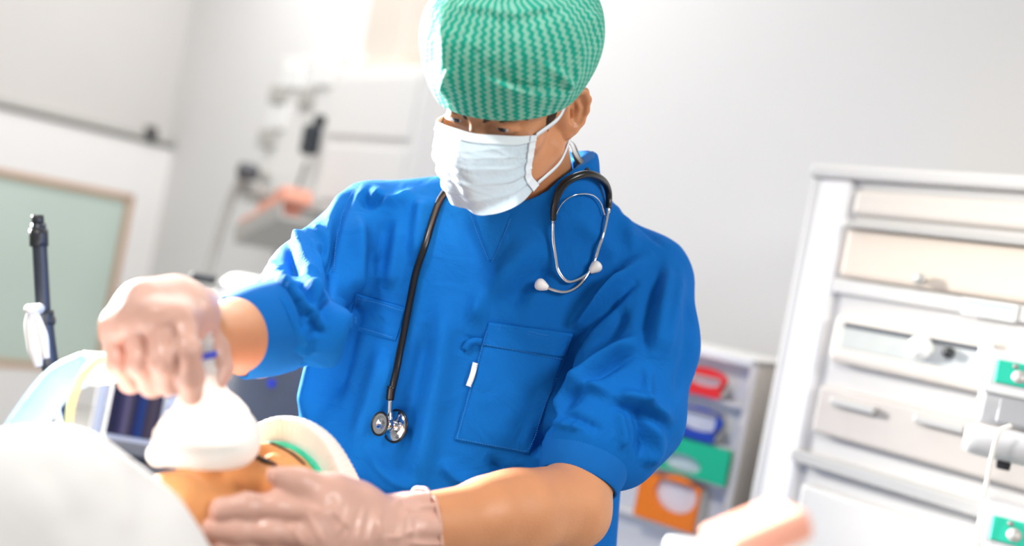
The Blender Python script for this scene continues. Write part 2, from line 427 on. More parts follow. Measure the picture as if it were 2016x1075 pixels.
# ================================================================== the room: camera looks into its corner
TH = math.radians(47)
CORNER = np.array([-2.27, 6.2, 0.0])
RW = (CORNER, np.stack([[math.cos(TH), -math.sin(TH), 0], [-math.sin(TH), -math.cos(TH), 0], [0, 0, 1.0]], 1))     # along, into the room, up
LW = (CORNER, np.stack([[-math.sin(TH), -math.cos(TH), 0], [math.cos(TH), -math.sin(TH), 0], [0, 0, 1.0]], 1))
def wallpix(fr, px, py, off=0.0):
    """where a pixel's ray meets the plane `off` metres in front of a wall -> (along, up)"""
    o, R = fr; d = P(px, py, 1.0) - CAM; n = R[:, 1]
    t = ((o + n * off - CAM) @ n) / (d @ n); q = (CAM + d * t - o) @ R
    return q[0], q[2]
def slab(name, fr, s0, s1, y0, y1, z0, z1, m, parent=None, b=.003, **k):
    return box_obj(name, fr, ((s0 + s1) / 2, (y0 + y1) / 2, (z0 + z1) / 2), (abs(s1 - s0), abs(y1 - y0), abs(z1 - z0)), M[m], parent, b=b, **k)
tag(slab('wall_right', RW, -.1, 7.6, -.1, 0, 0, 3.4, 'wall', b=0), kind='structure', label='plain off-white painted wall behind the doctor')
tag(slab('wall_left', LW, -.1, 4.2, -.1, 0, 0, 3.4, 'wall_grey', b=0), kind='structure', label='pale grey painted wall behind the sliding door')
tag(mesh_obj('floor', [(-7, -2.5, 0), (6, -2.5, 0), (6, 8, 0), (-7, 8, 0)], [(0, 1, 2, 3)], M['floor'], smooth=False), kind='structure', label='light grey vinyl floor')
# ================================================================== the doctor
HR = np.array([[0.900, -0.056, -0.433], [-0.241, 0.764, -0.599], [-0.364, -0.643, -0.673]])
HT = np.array([0.0002, 0.2125, 1.300])
def H(x, y, z): return HT + HR @ np.array([x, y, z])
LU = np.array([SR, CR, 0.0]); LV = np.array([CR, -SR, 0.0])      # body axis (plumb) and its level direction, in lens axes

doctor_base = P(880, 1075, 1.52); doctor_base[2] = 0.0
doctor = empty('person', doctor_base, 'person in blue scrubs, green cap and white face mask bending over the patient', 'person')
def vobj(name, v, f, m, parent, **k):
    """lens-axes field mesh -> object"""
    return mesh_obj(name, W(v), np.ascontiguousarray(f[:, ::-1]), m, parent, **k)

# ---- joints (pixel, depth)
SH_R, EL_R, WR_R = V(725, 455, 1.51), V(550, 660, 1.25), V(400, 670, 1.065)
SH_L, EL_L, WR_L = V(1268, 560, 1.52), V(1124, 1002, 1.305), V(765, 1045, 1.08)
# knitted cuffs: rim centre, direction of the arm there
CB_R, CX_R, CR_R = V(462, 664, 1.155), unit([-.80, -.20, -.55]), .049
CB_L, CX_L, CR_L = V(1138, 950, 1.33), unit([-.32, -.81, -.48]), .053
CA_R, CA_L = CB_R - CX_R * .060, CB_L - CX_L * .044

def head_field(h=0.002, extra=None, HR=HR, HT=HT, lo=(-.16, -.26, -.17), hi=(.16, .17, .26), closed=False):
    H = lambda x, y, z: HT + HR @ np.array([x, y, z])
    F = Field(HT + np.array(lo), HT + np.array(hi), h)
    F.ell(H(0, .050, -.012), (.075, .086, .097), HR)
    F.ell(H(0, .056, .035), (.060, .048, .055), HR, k=.03)
    F.ell(H(0, -.018, .042), (.056, .070, .050), HR, k=.03)
    for s in (-1, 1):
        F.cone(H(s * .058, -.040, .008), H(s * .018, -.082, .076), .017, .016, k=.03)
        F.ell(H(s * .045, .002, .060), (.020, .016, .020), HR, k=.025)
        F.cone(H(s * .052, .050, .066), H(s * .012, .046, .089), .009, .009, k=.014)
    F.ell(H(0, -.084, .080), (.020, .016, .017), HR, k=.02)
    F.cone(H(0, .034, .090), H(0, -.006, .116), .008, .012, k=.012)
    for s in (-1, 1): F.ell(H(s * .013, -.012, .105), (.009, .008, .010), HR, k=.008)
    F.cone(H(-.018, -.045, .090), H(.018, -.045, .090), .008, .008, k=.012)
    for s in (-1, 1):
        F.ell(H(s * .032, .034, .099), (.017, .011, .014), HR, k=.012, op='s')
        rb = .0128 if closed else .0145
        F.ell(H(s * .032, .0345, .0795), (rb, rb, rb), HR, k=.004)
        if not closed: F.cone(H(s * .045, .038, .080), H(s * .020, .0375, .088), .0038, .0035, k=.004)     # upper lid fold
        F.cone(H(s * .045, .028, .080), H(s * .020, .0245, .088), .0026, .0025, k=.006)     # lower lid
        if not closed: F.ell(H(s * .0325, .0305, .0945), (.0125, .0032, .007), HR, k=.0015, op='s')
        else: F.chain([H(s * .045, .029, .082), H(s * .032, .0265, .0945), H(s * .021, .029, .090)], [.0012, .0016, .0012], k=.002, op='s')
        # ear: bowl with a rolled rim, inner ridge, tragus and lobe; opens outwards and a little forwards
        en = unit(HR @ np.array([s * .84, .05, .54])); eu = unit(HR @ np.array([s * .10, .97, -.22])); eu = unit(eu - en * (eu @ en)); eb = np.cross(en, eu)
        if eb @ HR[:, 2] > 0: eb = -eb
        ec = H(s * .0785, .003, -.019); EA = np.stack([en, eu, eb], 1)
        ep = lambda a, b, c=0.0: ec + eu * a + eb * b + en * c
        F.ell(ec - en * .002, (.0090, .029, .0190), EA, k=.006); F.cone(H(s * .064, .0, -.012), ec - en * .006, .016, .012, k=.008)
        rim = [(.000, -.015, .002), (.012, -.016, .003), (.024, -.012, .003), (.030, -.002, .003), (.028, .011, .003), (.017, .0175, .004), (.002, .0175, .004), (-.013, .013, .003), (-.023, .003, .002), (-.030, -.005, .001)]
        F.chain([ep(*q) for q in rim], [.0030, .0036, .0042, .0046, .0046, .0044, .0042, .0042, .0052, .0062], k=.004)
        F.ell(ep(.003, .002, .0085), (.0112, .021, .0122), EA, k=.002, op='s')
        F.chain([ep(.015, .003, .000), ep(.005, .0080, .001), ep(-.009, .0065, .001)], [.0024, .0030, .0028], k=.003)
        F.ell(ep(-.004, -.004, -.002), (.0065, .0085, .0060), EA, k=.002, op='s')
        F.ell(ep(-.004, -.0135, .002), (.004, .006, .0035), EA, k=.004)
    if extra: extra(F)
    return F
NECK0, NECK1 = H(0, -.035, -.028), V(1062, 408, 1.478)
def neck(F):
    F.cone(NECK0, NECK1, .055, .058, k=.03)
    F.cone(H(.058, -.02, -.03), V(1008, 420, 1.44), .013, .009, k=.03)
HF = head_field(.002, neck)
hv, hf = HF.mesh(); hv = relax(hv, hf, 1, .4)

# hidden trunk, bare forearms
BF = Field(V(380, 1300, 1.0) * [1.3, 1.1, 1] - [.1, 0, .1], [.55, .14, 1.75], .005)
BF.cone(V(1050, 470, 1.53), V(950, 1000, 1.54), .10, .11)
BF.cone(V(1000, 560, 1.53) - LV * .07, V(900, 1050, 1.54) + LV * .02, .09, .10, k=.05)
BF.cone(NECK1, V(1050, 520, 1.53), .06, .07, k=.05)
BF.cone(SH_R, V(1000, 520, 1.53), .055, .06, k=.04); BF.cone(SH_L, V(1080, 520, 1.53), .055, .06, k=.04)
BF.chain([SH_R, V(612, 550, 1.395), V(568, 622, 1.305), EL_R], [.042, .032, .034, .038], k=.02); BF.cone(SH_L, EL_L, .055, .046, k=.03)
bv, bf = BF.mesh()

def arm_field(lo, hi, el, wr, flat_ax, r, bumps=(), h=.0025):
    F = Field(lo, hi, h)
    m = el + (wr - el) * .35
    F.cone(el, m, r[0], r[1], flat=(flat_ax, .88)); F.cone(m, wr, r[1], r[2], k=.02, flat=(flat_ax, .80))
    for a, b, q1, q2, k in bumps: F.cone(a, b, q1, q2, k=k)
    return F
ra = arm_field(V(380, 800, 1.0) - [.08, .02, .06], V(640, 560, 1.32) + [.05, .05, .06], EL_R, WR_R, unit([0.2, .3, 1]), (.045, .046, .036),
               [(EL_R + [0, .02, .0], EL_R + (WR_R - EL_R) * .6 + [0, .012, 0], .03, .026, .03)])
rav, raf = ra.mesh()
la = arm_field(V(740, 1160, 1.0) - [.05, .05, .04], V(1290, 830, 1.36) + [.06, .03, .07], EL_L, WR_L, unit([.25, .1, 1]), (.047, .049, .034),
               [(EL_L + LU * .015 + [-.01, 0, -.01], EL_L + (WR_L - EL_L) * .5 + LU * .012, .040, .034, .03),
                (EL_L + [.012, -.012, .01], EL_L + [.0, -.01, 0], .030, .036, .03),
                (EL_L, CB_L - CX_L * .03, .046, .044, .02)])
lav, laf = la.mesh()
off = np.cumsum([0, len(hv), len(bv), len(rav)])
body_v = np.concatenate([hv, bv, rav, lav]); body_f = np.concatenate([hf, bf + off[1], raf + off[2], laf + off[3]])
body = vobj('body', body_v, body_f, M['skin'], doctor, label='tanned skin of face, neck and forearms')

# eyes, brows, sideburn
for s in (1, -1):
    c = W(H(s * .032, .0340, .0800)); look = unit(W(H(s * .032 + .0, .016, .18)) - c)
    prof = [(.0128 * math.sin(a), .0128 * math.cos(a)) for a in np.linspace(math.pi, .46, 14)]
    e = mesh_obj('eyeball', *lathe(prof + [(1e-7, prof[-1][1])], c, look, 28), M['eye_white'], doctor, label='eye looking down at the patient')
    r = prof[-1][0]
    mesh_obj('iris', *lathe([(r, prof[-1][1]), (.0022, .0119), (1e-7, .0119)], c, look, 28), M['iris'], e)
    mesh_obj('pupil', *lathe([(.0024, .01195), (1e-7, .01215)], c, look, 20), M['black_gloss'], e)
rng = random.Random(3)
def bvh_view(v, f): return BVHTree.FromPolygons([tuple(x) for x in v], [tuple(int(i) for i in q) for q in f])
head_bvh = bvh_view(hv, hf)
def hair_patch(name, bvh, spots, parent, m, rad=.00045, seg=4):
    parts = []
    for p, d, L in spots:
        q, n, i, dist = bvh.find_nearest(Vector(p))
        if q is None: continue
        q = np.array(q); n = np.array(n); d = unit(d - n * (d @ n) * .8)
        pts = [W(q - n * .001), W(q + d * L * .5 + n * .0018), W(q + d * L + n * .0008)]
        parts.append(tube(pts, [rad, rad, rad * .3], seg, 5, caps=False))
    return mesh_obj(name, *merge(parts), m, parent, kind='stuff')
for s in (1, -1):
    spots = []
    for i in range(260):
        u = rng.random(); x = .012 + u * .040; y = .0412 + .005 * math.sin(u * 2.6) + rng.uniform(-.003, .003) * (1.1 - u * .7); z = .105 - .035 * u ** 1.6
        spots.append((H(s * x, y, z), HR @ np.array([s * 1, .35 - .5 * u + rng.uniform(-.2, .2), -.2]), rng.uniform(.006, .010)))
    hair_patch('eyebrow', head_bvh, spots, doctor, M['hair'])
    spots = []
    for i in range(420):
        u, q = rng.random(), rng.random()
        spots.append((H(s * .080, .040 - u * .032, .040 - q * .022 - .004 * u), HR @ np.array([0, -1, -.5 + rng.uniform(-.3, .3)]), rng.uniform(.005, .011)))
    hair_patch('sideburn', head_bvh, spots, doctor, M['hair'], .0005)

# ---- scrub top
def torso_fn(S):
    S = sorted(S, key=lambda a: a[0]); s_, c_, a_, z_, b_ = [np.array(x) for x in zip(*S)]
    def smooth(x, y, q):
        return np.interp(q, x, y)
    ss = np.linspace(s_[0], s_[-1], 200)
    ker = np.hanning(25); ker /= ker.sum()
    tab = [np.convolve(np.pad(np.interp(ss, s_, a), 12, mode='edge'), ker, 'valid') for a in (c_, a_, z_, b_)]
    def fn(X, Y, Z):
        s = X * LU[0] + Y * LU[1]; l = X * LV[0] + Y * LV[1]
        c, a, z, b = [np.interp(s, ss, t).astype(np.float32) for t in tab]
        n = 2.3
        r = ((np.abs(l - c) / a) ** n + (np.abs(Z - z) / b) ** n) ** (1 / n)
        d = (r - 1) * np.minimum(a, b) * .9
        return np.maximum(d, np.maximum(s - s_[-1], s_[0] - s))
    return fn
def sect(L, R, z, b):
    l, r = V(*L, z), V(*R, z)
    return (float((l @ LU + r @ LU) / 2), float((l @ LV + r @ LV) / 2), float((r - l) @ LV / 2), z, b)
SECT = [sect((500, 1420), (1160, 1545), 1.55, .130), sect((548, 1120), (1200, 1245), 1.54, .130), sect((560, 960), (1212, 1085), 1.53, .130), sect((592, 815), (1222, 940), 1.52, .130),
        sect((625, 690), (1245, 813), 1.52, .130), sect((655, 580), (1265, 705), 1.52, .125), sect((700, 470), (1275, 585), 1.52, .110),
        sect((760, 395), (1255, 500), 1.52, .08)]
SF = Field([-.40, -.66, 1.14], [.30, .19, 1.72], .003)
SF.put(torso_fn(SECT), SF.lo, SF.lo + SF.n * SF.h)
SF.cone(V(1040, 420, 1.50), V(745, 432, 1.51), .070, .056, k=.04)
SF.cone(V(1080, 420, 1.50), V(1245, 540, 1.52), .070, .062, k=.04)
SF.cone(V(960, 520, 1.49), V(800, 520, 1.48), .09, .075, k=.05)
SF.cone(V(1050, 560, 1.49), V(1180, 590, 1.49), .09, .075, k=.05)
# sleeves
cu_r = EL_R + (WR_R - EL_R) * .18
SF.cone(SH_R + [.005, .0, 0], V(612, 550, 1.385), .068, .059, k=.022)
SF.cone(V(612, 550, 1.385), V(568, 622, 1.295), .059, .060, k=.010)
SF.cone(V(568, 622, 1.295), CA_R - CX_R * .012, .060, .054, k=.012)
SF.chain([SH_L, V(1250, 675, 1.46), V(1212, 800, 1.42), CA_L - CX_L * .02], [.076, .088, .091, .068], k=.030)
SF.cone(V(1240, 835, 1.41), V(1220, 893, 1.385), .066, .048, k=.03)
for CA_, CX_ in ((CA_R, CX_R), (CA_L, CX_L)):       # sleeve ends flat at the cuff seam
    SF.put(lambda X, Y, Z: np.maximum((X - CA_[0]) * CX_[0] + (Y - CA_[1]) * CX_[1] + (Z - CA_[2]) * CX_[2] - .004, -1), CA_ - .085, CA_ + .085, .004, 'i', pad=0) if False else None
# collar stands up round the neck, then the neck hole
SF.cone(NECK1 + [0.004, -.02, .01], NECK0 + (NECK1 - NECK0) * .52 + [.012, 0, .020], .090, .086, k=.045)
cn = unit(NECK0 - NECK1 + [0.0, 0.0, .02])
SF.put(lambda X, Y, Z: np.where(((X - NECK1[0]) ** 2 + (Y - NECK1[1]) ** 2 + (Z - NECK1[2]) ** 2) < .30 ** 2,
       (X - CUTP[0]) * CUTN[0] + (Y - CUTP[1]) * CUTN[1] + (Z - CUTP[2]) * CUTN[2], -1), V(860, 480, 1.3), V(1250, 200, 1.7), .004, 'i', pad=0) if False else None
CUTP = V(1048, 345, 1.41); CUTN = unit([-.32, 1.0, -.30])
SF.put(lambda X, Y, Z: np.maximum((X - CUTP[0]) * CUTN[0] + (Y - CUTP[1]) * CUTN[1] + (Z - CUTP[2]) * CUTN[2],
       -1.0) + 0 * X - 0.0, V(890, 440, 1.2), V(1175, 240, 1.68), .003, 'i', pad=0)
SF.cone(NECK0, NECK1 + (NECK1 - NECK0) * .05, .0615, .0645, k=.010, op='s')
sv, sf = SF.mesh(); sv = relax(sv, sf, 2, .5)
STROKES = [
 # near sleeve (hand on the mask)
 ([(706, 360), (674, 418), (661, 477), (653, 559), (640, 600), (628, 665)], -.0075, 9, 6), ([(690, 372), (658, 430), (645, 490), (640, 545)], .0045, 14, 10),
 ([(577, 450), (588, 481), (604, 535), (640, 592)], .0080, 9, 16), ([(566, 470), (580, 520), (600, 560), (628, 610)], -.0060, 12, 7),
 ([(620, 440), (633, 470), (626, 500)], .0050, 10, 7), ([(628, 455), (637, 504), (651, 545)], -.0060, 8, 8), ([(600, 440), (615, 490), (634, 540)], .0040, 9, 10),
 ([(534, 518), (569, 559), (608, 606), (630, 648)], .0080, 16, 8), ([(560, 520), (590, 570), (620, 610)], -.0045, 9, 9),
 ([(518, 543), (560, 590), (590, 650), (610, 692)], .0060, 14, 9), ([(545, 560), (580, 605), (600, 655)], -.0055, 8, 8), ([(596, 600), (612, 632), (628, 660)], -.0070, 7, 7),
 ([(558, 672), (585, 686), (612, 694)], .0040, 9, 7), ([(480, 560), (510, 535), (545, 500)], .0040, 9, 9), ([(505, 560), (535, 560), (570, 590)], -.0035, 8, 8), ([(600, 420), (640, 405), (680, 372)], .0040, 8, 12),
 # chest, near shoulder
 ([(713, 377), (727, 400), (764, 383)], -.0040, 9, 7), ([(730, 372), (770, 396), (820, 380)], .0035, 14, 10), ([(709, 420), (698, 510), (688, 585)], .0050, 14, 18), ([(762, 420), (752, 480), (742, 540)], -.0035, 16, 14),
 ([(832, 388), (826, 440), (815, 520)], .0040, 14, 18), ([(790, 430), (778, 510), (765, 570)], .0030, 14, 14), ([(674, 590), (651, 652), (622, 760), (605, 840)], .0060, 18, 12), ([(700, 600), (676, 690), (652, 800)], -.0045, 18, 20),
 ([(760, 690), (735, 780), (700, 900)], .0050, 22, 26), ([(840, 640), (815, 760), (780, 920)], -.0040, 24, 24), ([(885, 560), (868, 700), (840, 850), (815, 980)], .0055, 26, 30),
 ([(900, 420), (930, 480), (960, 560), (965, 640)], -.0030, 20, 20), ([(1064, 462), (1003, 523), (955, 580), (920, 660)], .0055, 22, 30), ([(1090, 520), (1040, 560), (1000, 610)], -.0035, 22, 18),
 ([(720, 880), (770, 940), (830, 960)], .0035, 12, 16), ([(700, 930), (740, 975), (800, 985)], -.0030, 10, 12), ([(870, 905), (900, 940), (960, 960)], .0030, 10, 14), ([(960, 900), (1000, 940), (1040, 930)], -.0035, 10, 14),
 # far shoulder and sleeve
 ([(1238, 540), (1173, 597), (1122, 660)], .0085, 10, 26), ([(1252, 552), (1190, 610), (1135, 668), (1090, 740)], -.0105, 12, 9), ([(1285, 499), (1222, 548), (1200, 580), (1150, 650)], .0060, 18, 12),
 ([(1120, 690), (1100, 750), (1068, 850), (1060, 900)], -.0120, 10, 10), ([(1273, 655), (1200, 696), (1150, 738), (1122, 770)], .0080, 10, 20), ([(1260, 690), (1190, 730), (1135, 775), (1100, 810)], -.0065, 14, 10),
 ([(1215, 780), (1150, 762), (1105, 790), (1085, 815)], .0070, 18, 9), ([(1325, 835), (1267, 790), (1208, 778)], .0075, 12, 18), ([(1320, 850), (1265, 812), (1200, 800)], -.0050, 12, 10),
 ([(1315, 505), (1297, 617), (1286, 705)], .0055, 9, 20), ([(1300, 530), (1275, 620), (1270, 700)], -.0040, 16, 8), ([(1338, 520), (1325, 620), (1300, 720)], .0035, 9, 14), ([(1356, 558), (1360, 676), (1332, 790)], -.0040, 14, 14),
 ([(1275, 720), (1272, 770), (1265, 800)], .0040, 8, 10), ([(1285, 820), (1292, 877), (1270, 920)], .0050, 12, 14), ([(1250, 800), (1262, 850), (1258, 900)], -.0045, 9, 10), ([(1215, 800), (1225, 845), (1228, 885)], .0035, 9, 9),
 ([(1100, 810), (1140, 825), (1190, 850)], -.0030, 8, 8), ([(1085, 830), (1120, 838), (1150, 842)], .0030, 7, 7), ([(1230, 600), (1210, 650), (1160, 700)], -.0045, 14, 12), ([(1205, 410), (1262, 445), (1312, 490)], -.0025, 5, 5),
 ([(1195, 400), (1230, 440), (1250, 500)], .0030, 12, 16), ([(1130, 430), (1180, 470), (1220, 520)], .0035, 18, 16),
]
STROKES = [(p, h_ * (0.72 if i < 16 else 1.5 if i < 34 else 1.0), a, b) for i, (p, h_, a, b) in enumerate(STROKES)]
sv = sculpt(sv, sf, STROKES, 2.6)
def gather(v, f, A, ax, n, depth, amp):
    """little pleats running into the cuff seam"""
    u = unit(np.cross(ax, [0.13, 1, 0.05])); w_ = np.cross(ax, u); d = v - A; s = -(d @ ax)
    r = np.hypot(d @ u, d @ w_); t = np.arctan2(d @ w_, d @ u)
    m = (r < .074) & (s > -.01) & (s < depth)
    k = np.where(m, np.clip(s / .006, 0, 1) * (1 - np.clip(s / depth, 0, 1)) ** 1.5, 0)
    rip = np.sin(n * t + 1.3 * np.sin(5 * t)) * .6 + np.sin(n * 1.7 * t + 2 * np.sin(3 * t)) * .4
    return v + normals(v, f) * (k * amp * rip)[:, None]
sv = gather(sv, sf, CA_R, CX_R, 26, .040, .0035); sv = gather(sv, sf, CA_L, CX_L, 30, .035, .0035)
sv = relax(sv, sf, 2, .5)
top = vobj('scrub_top', sv, sf, M['scrub'], doctor, label='blue short-sleeved scrub top')
# ---- knitted cuffs
def frame_of(ax):
    ax = unit(ax); u = unit(np.cross(ax, [0.13, 1, 0.05])); return u, np.cross(ax, u), ax
def cuff(A, B, ax, r0, r1, parent, flatv=1.0):
    u, w_, a = frame_of(ax); seg, vs = 168, []
    rows = []
    for t in np.linspace(0, 1, 10): rows.append((A + (B - A) * t, r0 + (r1 - r0) * t + .0022 * math.sin(math.pi * t)))
    rows += [(B + a * .0015, r1 - .001), (B + a * .0005, r1 - .0035), (B - a * .012, r1 - .005)]
    th = np.linspace(0, 2 * np.pi, seg, endpoint=False)
    for i, (c, r) in enumerate(rows):
        rr = r + (.0007 if i < 10 else 0) * (np.arange(seg) % 2)
        vs.append(c + rr[:, None] * (np.cos(th)[:, None] * u + np.sin(th)[:, None] * w_ * flatv) if np.ndim(rr) else None)
    n = len(rows); f = []
    for i in range(n - 1):
        for j in range(seg): f.append((i * seg + j, (i + 1) * seg + j, (i + 1) * seg + (j + 1) % seg, i * seg + (j + 1) % seg))
    v = np.concatenate(vs); f = np.array(f)
    if np.mean(np.sum(normals(v, f)[:seg * 8] * (v[:seg * 8] - np.repeat([c for c, _ in rows[:8]], seg, 0)), 1)) < 0: f = f[:, ::-1]
    return vobj('cuff', v, f, M['knit'], parent, label='ribbed knit sleeve cuff')
cuff(CA_R, CB_R, CX_R, CR_R + .006, CR_R + .001, top)
cuff(CA_L, CB_L, CX_L, CR_L + .007, CR_L + .001, top)

# ---- gloved hands
def hand(lo, hi, wrist, mcps, fingers, thumb, rad, h=.0016, palm=(), flat=None, extra=None):
    F = Field(lo, hi, h)
    for q in mcps: F.cone(wrist + (q - wrist) * .12, q, .021, .0135, k=.020)
    for a, b in zip(mcps[:-1], mcps[1:]): F.cone(a, b, .011, .011, k=.014)
    for a, b, r1, r2 in palm: F.cone(a, b, r1, r2, k=.02)
    for q, fs, r in zip(mcps, fingers, rad):
        G = Field(lo, hi, h) if False else None
        pts = [q] + fs; rr = [r * 1.12] + [r * 1.06, r * 1.02, r * .96][:len(fs)]
        F.chain(pts, rr, k=.0035)
        for j in range(1, len(pts) - 1): F.ell(pts[j], (r * 1.10,) * 3, k=.006)
    F.chain(thumb, [.018, .0135, .0122, .0105], k=.012)
    if extra: extra(F)
    v, f = F.mesh(); return relax(v, f, 1, .4), f
# hand on the mask (knuckles to the camera)
wr = V(392, 640, 1.070)
mc = [V(356, 628, .960), V(312, 628, .952), V(266, 636, .962), V(224, 650, .985)]
fg = [[V(368, 692, .938), V(375, 742, .950), V(377, 776, .970)],
      [V(323, 712, .936), V(333, 752, .957), V(346, 744, .985)],
      [V(277, 718, .948), V(300, 756, .968), V(315, 744, .995)],
      [V(233, 718, .972), V(258, 750, .988), V(275, 738, 1.010)]]
th = [V(388, 650, 1.050), V(421, 688, 1.045), V(430, 726, 1.040), V(423, 754, 1.030)]
def ex_r(F):
    F.cone(V(340, 600, 1.02), V(285, 600, .99), .030, .026, k=.03)
    F.cone(wr, V(352, 620, 1.03), .036, .030, k=.02)
    F.chain([V(408, 648, 1.085), wr], [.040, .038], k=.01)
    F.plane(V(384, 632, 1.075), np.array([.62, -.30, .55]))
    F.cone(V(366, 630, 1.02), V(392, 655, 1.045), .020, .018, k=.02)
    F.chain([V(390, 652, 1.046), V(422, 688, 1.045), V(431, 726, 1.040), V(424, 752, 1.030)], [.0175, .0140, .0128, .0112], k=.010)
rhv, rhf = hand(V(170, 800, .9) - [.02, .02, .02], V(470, 530, 1.13) + [.03, .02, .02], wr, mc, fg, th, [.0118, .0118, .0112, .0105], extra=ex_r)
GLOVE_R = [([(240, 655), (250, 690), (252, 720)], -.0045, 6, 6), ([(292, 640), (300, 690), (310, 730)], -.0040, 6, 6), ([(340, 640), (345, 690), (352, 740)], -.0045, 6, 6),
           ([(250, 590), (300, 612), (345, 606)], .0010, 6, 10), ([(355, 600), (380, 640), (392, 662)], .0016, 6, 10), ([(300, 628), (312, 640), (330, 628)], .0012, 6, 6)]
rhv = sculpt(rhv, rhf, GLOVE_R)
vobj('glove', rhv, rhf, M['glove'], doctor, label='thin white glove on the hand gripping the mask')

# hand cradling the patient's jaw
wl = V(765, 1048, 1.085)
mc = [V(622, 1010, 1.000), V(612, 1056, .992), V(618, 1100, 1.000), V(632, 1138, 1.015)]
fg = [[V(540, 998, .985), V(484, 998, .975), V(436, 1003, .968)],
      [V(530, 1045, .980), V(470, 1043, .972), V(420, 1040, .968)],
      [V(535, 1088, .985), V(480, 1082, .978), V(435, 1076, .972)],
      [V(560, 1124, .998), V(515, 1118, .990), V(480, 1112, .985)]]
th = [V(716, 1000, 1.062), V(655, 968, 1.025), V(590, 950, 1.000), V(545, 934, .990)]
def ex_l(F):
    F.cone(wl, V(640, 1060, 1.02), .036, .030, k=.03, flat=(unit([.3, .1, 1]), .75))
    F.chain([wl, V(800, 1042, 1.10), V(832, 1040, 1.118)], [.036, .038, .043], k=.01)
    F.plane(V(832, 1040, 1.118), np.array([.75, -.05, .50]))
    F.cone(V(700, 990, 1.05), V(645, 985, 1.015), .016, .014, k=.03)
lhv, lhf = hand(V(385, 1190, .93) - [.02, .02, .02], V(860, 900, 1.16) + [.03, .02, .04], wl, mc, fg, th, [.0124, .0124, .012, .011], extra=ex_l)
GLOVE_L = [([(600, 985), (640, 995), (668, 978)], -.002, 8, 12)]
g = random.Random(11)
for x0, y0, x1, y1 in ((640, 1075, 600, 1000), (660, 1060, 690, 985), (672, 1075, 700, 990), (700, 1075, 722, 990), (720, 1080, 740, 998), (745, 1075, 752, 992),
                       (760, 1075, 740, 1010), (780, 1080, 800, 1000), (755, 1060, 812, 1042), (792, 1012, 824, 1020), (815, 1080, 806, 1010), (770, 1000, 790, 990), (825, 1075, 815, 1040), (600, 1075, 575, 1030), (655, 1000, 690, 1040)):
    GLOVE_L.append(([(x0, y0), ((x0 + x1) / 2 + g.uniform(-4, 4), (y0 + y1) / 2 + g.uniform(-4, 4)), (x1, y1)], .0017, 5, 6))
lhv = sculpt(lhv, lhf, GLOVE_L)
q = pix(lhv); lhv = lhv + normals(lhv, lhf) * (np.clip((q[:, 0] - 795) / 40, 0, 1) * .0022 * np.sin(q[:, 1] * .19 + np.sin(q[:, 1] * .07) * 2))[:, None]
vobj('glove', lhv, lhf, M['glove'], doctor, label='thin white glove on the hand under the jaw')
# rolled bead at the glove's opening
u_, w_, a_ = frame_of(np.array([.75, -.05, .50])); c_ = V(832, 1040, 1.118)
ring = []
for k in range(40):
    t = k / 40 * 2 * math.pi; ring.append(W(c_ + (.0435 + .0018 * math.sin(5 * t + 1) + .001 * math.sin(11 * t)) * (math.cos(t) * u_ + math.sin(t) * w_) + a_ * .002 * math.sin(3 * t)))
mesh_obj('glove_rim', *tube(ring, .0020, 8, 160, closed=True), M['glove'], doctor)
# ---- cap
KF = Field(HT - [.17, .13, .20], HT + [.19, .24, .19], .002)
KF.ell(H(0, .050, -.012), (.081, .092, .103), HR); KF.ell(H(0, .056, .035), (.066, .054, .061), HR, k=.03)
KF.ell(H(.004, .104, -.006), (.111, .086, .113), HR, k=.035, pw=2.3)
kn = unit(HR @ np.array([0, -1.0, .155])); KF.plane(H(0, .0485, .10), kn, .002)
kv, kf = KF.mesh(); kv = relax(kv, kf, 2, .5)
CAPS = [([(960, 153), (1005, 170), (1060, 182), (1100, 182), (1132, 174)], .0034, 22, 3), ([(985, 156), (1040, 172), (1100, 174)], -.0020, 4, 8),
        ([(1132, 176), (1118, 160), (1095, 130)], .0028, 6, 12), ([(1130, 172), (1140, 130), (1150, 90)], .0022, 8, 14), ([(1128, 178), (1105, 150), (1060, 120)], .0018, 7, 12),
        ([(870, 40), (880, 110), (868, 190)], .0030, 16, 26), ([(890, 130), (880, 160), (868, 185)], .0025, 6, 10), ([(990, 8), (1010, 30), (1060, 20), (1120, 12)], .0025, 7, 12),
        ([(900, 10), (960, 20), (1010, 36)], .0025, 8, 12), ([(1090, 20), (1130, 60), (1140, 110)], .0020, 10, 18), ([(1160, 20), (1180, 60), (1165, 120)], .0022, 10, 12),
        ([(920, 60), (915, 120), (900, 190)], .0018, 14, 18), ([(1010, 60), (1020, 110), (1000, 150)], .0014, 16, 16)]
kv = sculpt(kv, kf, CAPS, 1.8)
loc = (kv - H(0, .08, -.008)) @ HR
ang = np.arctan2(loc[:, 0], loc[:, 2])
cap = vobj('surgical_cap', kv, kf, M['cap'], doctor, label='teal patterned disposable surgical cap')
uv = cap.data.uv_layers.new(name='pattern'); li = np.empty(len(cap.data.loops), np.int32); cap.data.loops.foreach_get('vertex_index', li)
U = np.stack([ang * .105, loc[:, 1]], 1)[li]
uv.data.foreach_set('uv', U.astype(np.float32).ravel())
# hem band along the rim
rimp = []
hb = bvh_view(kv, kf)

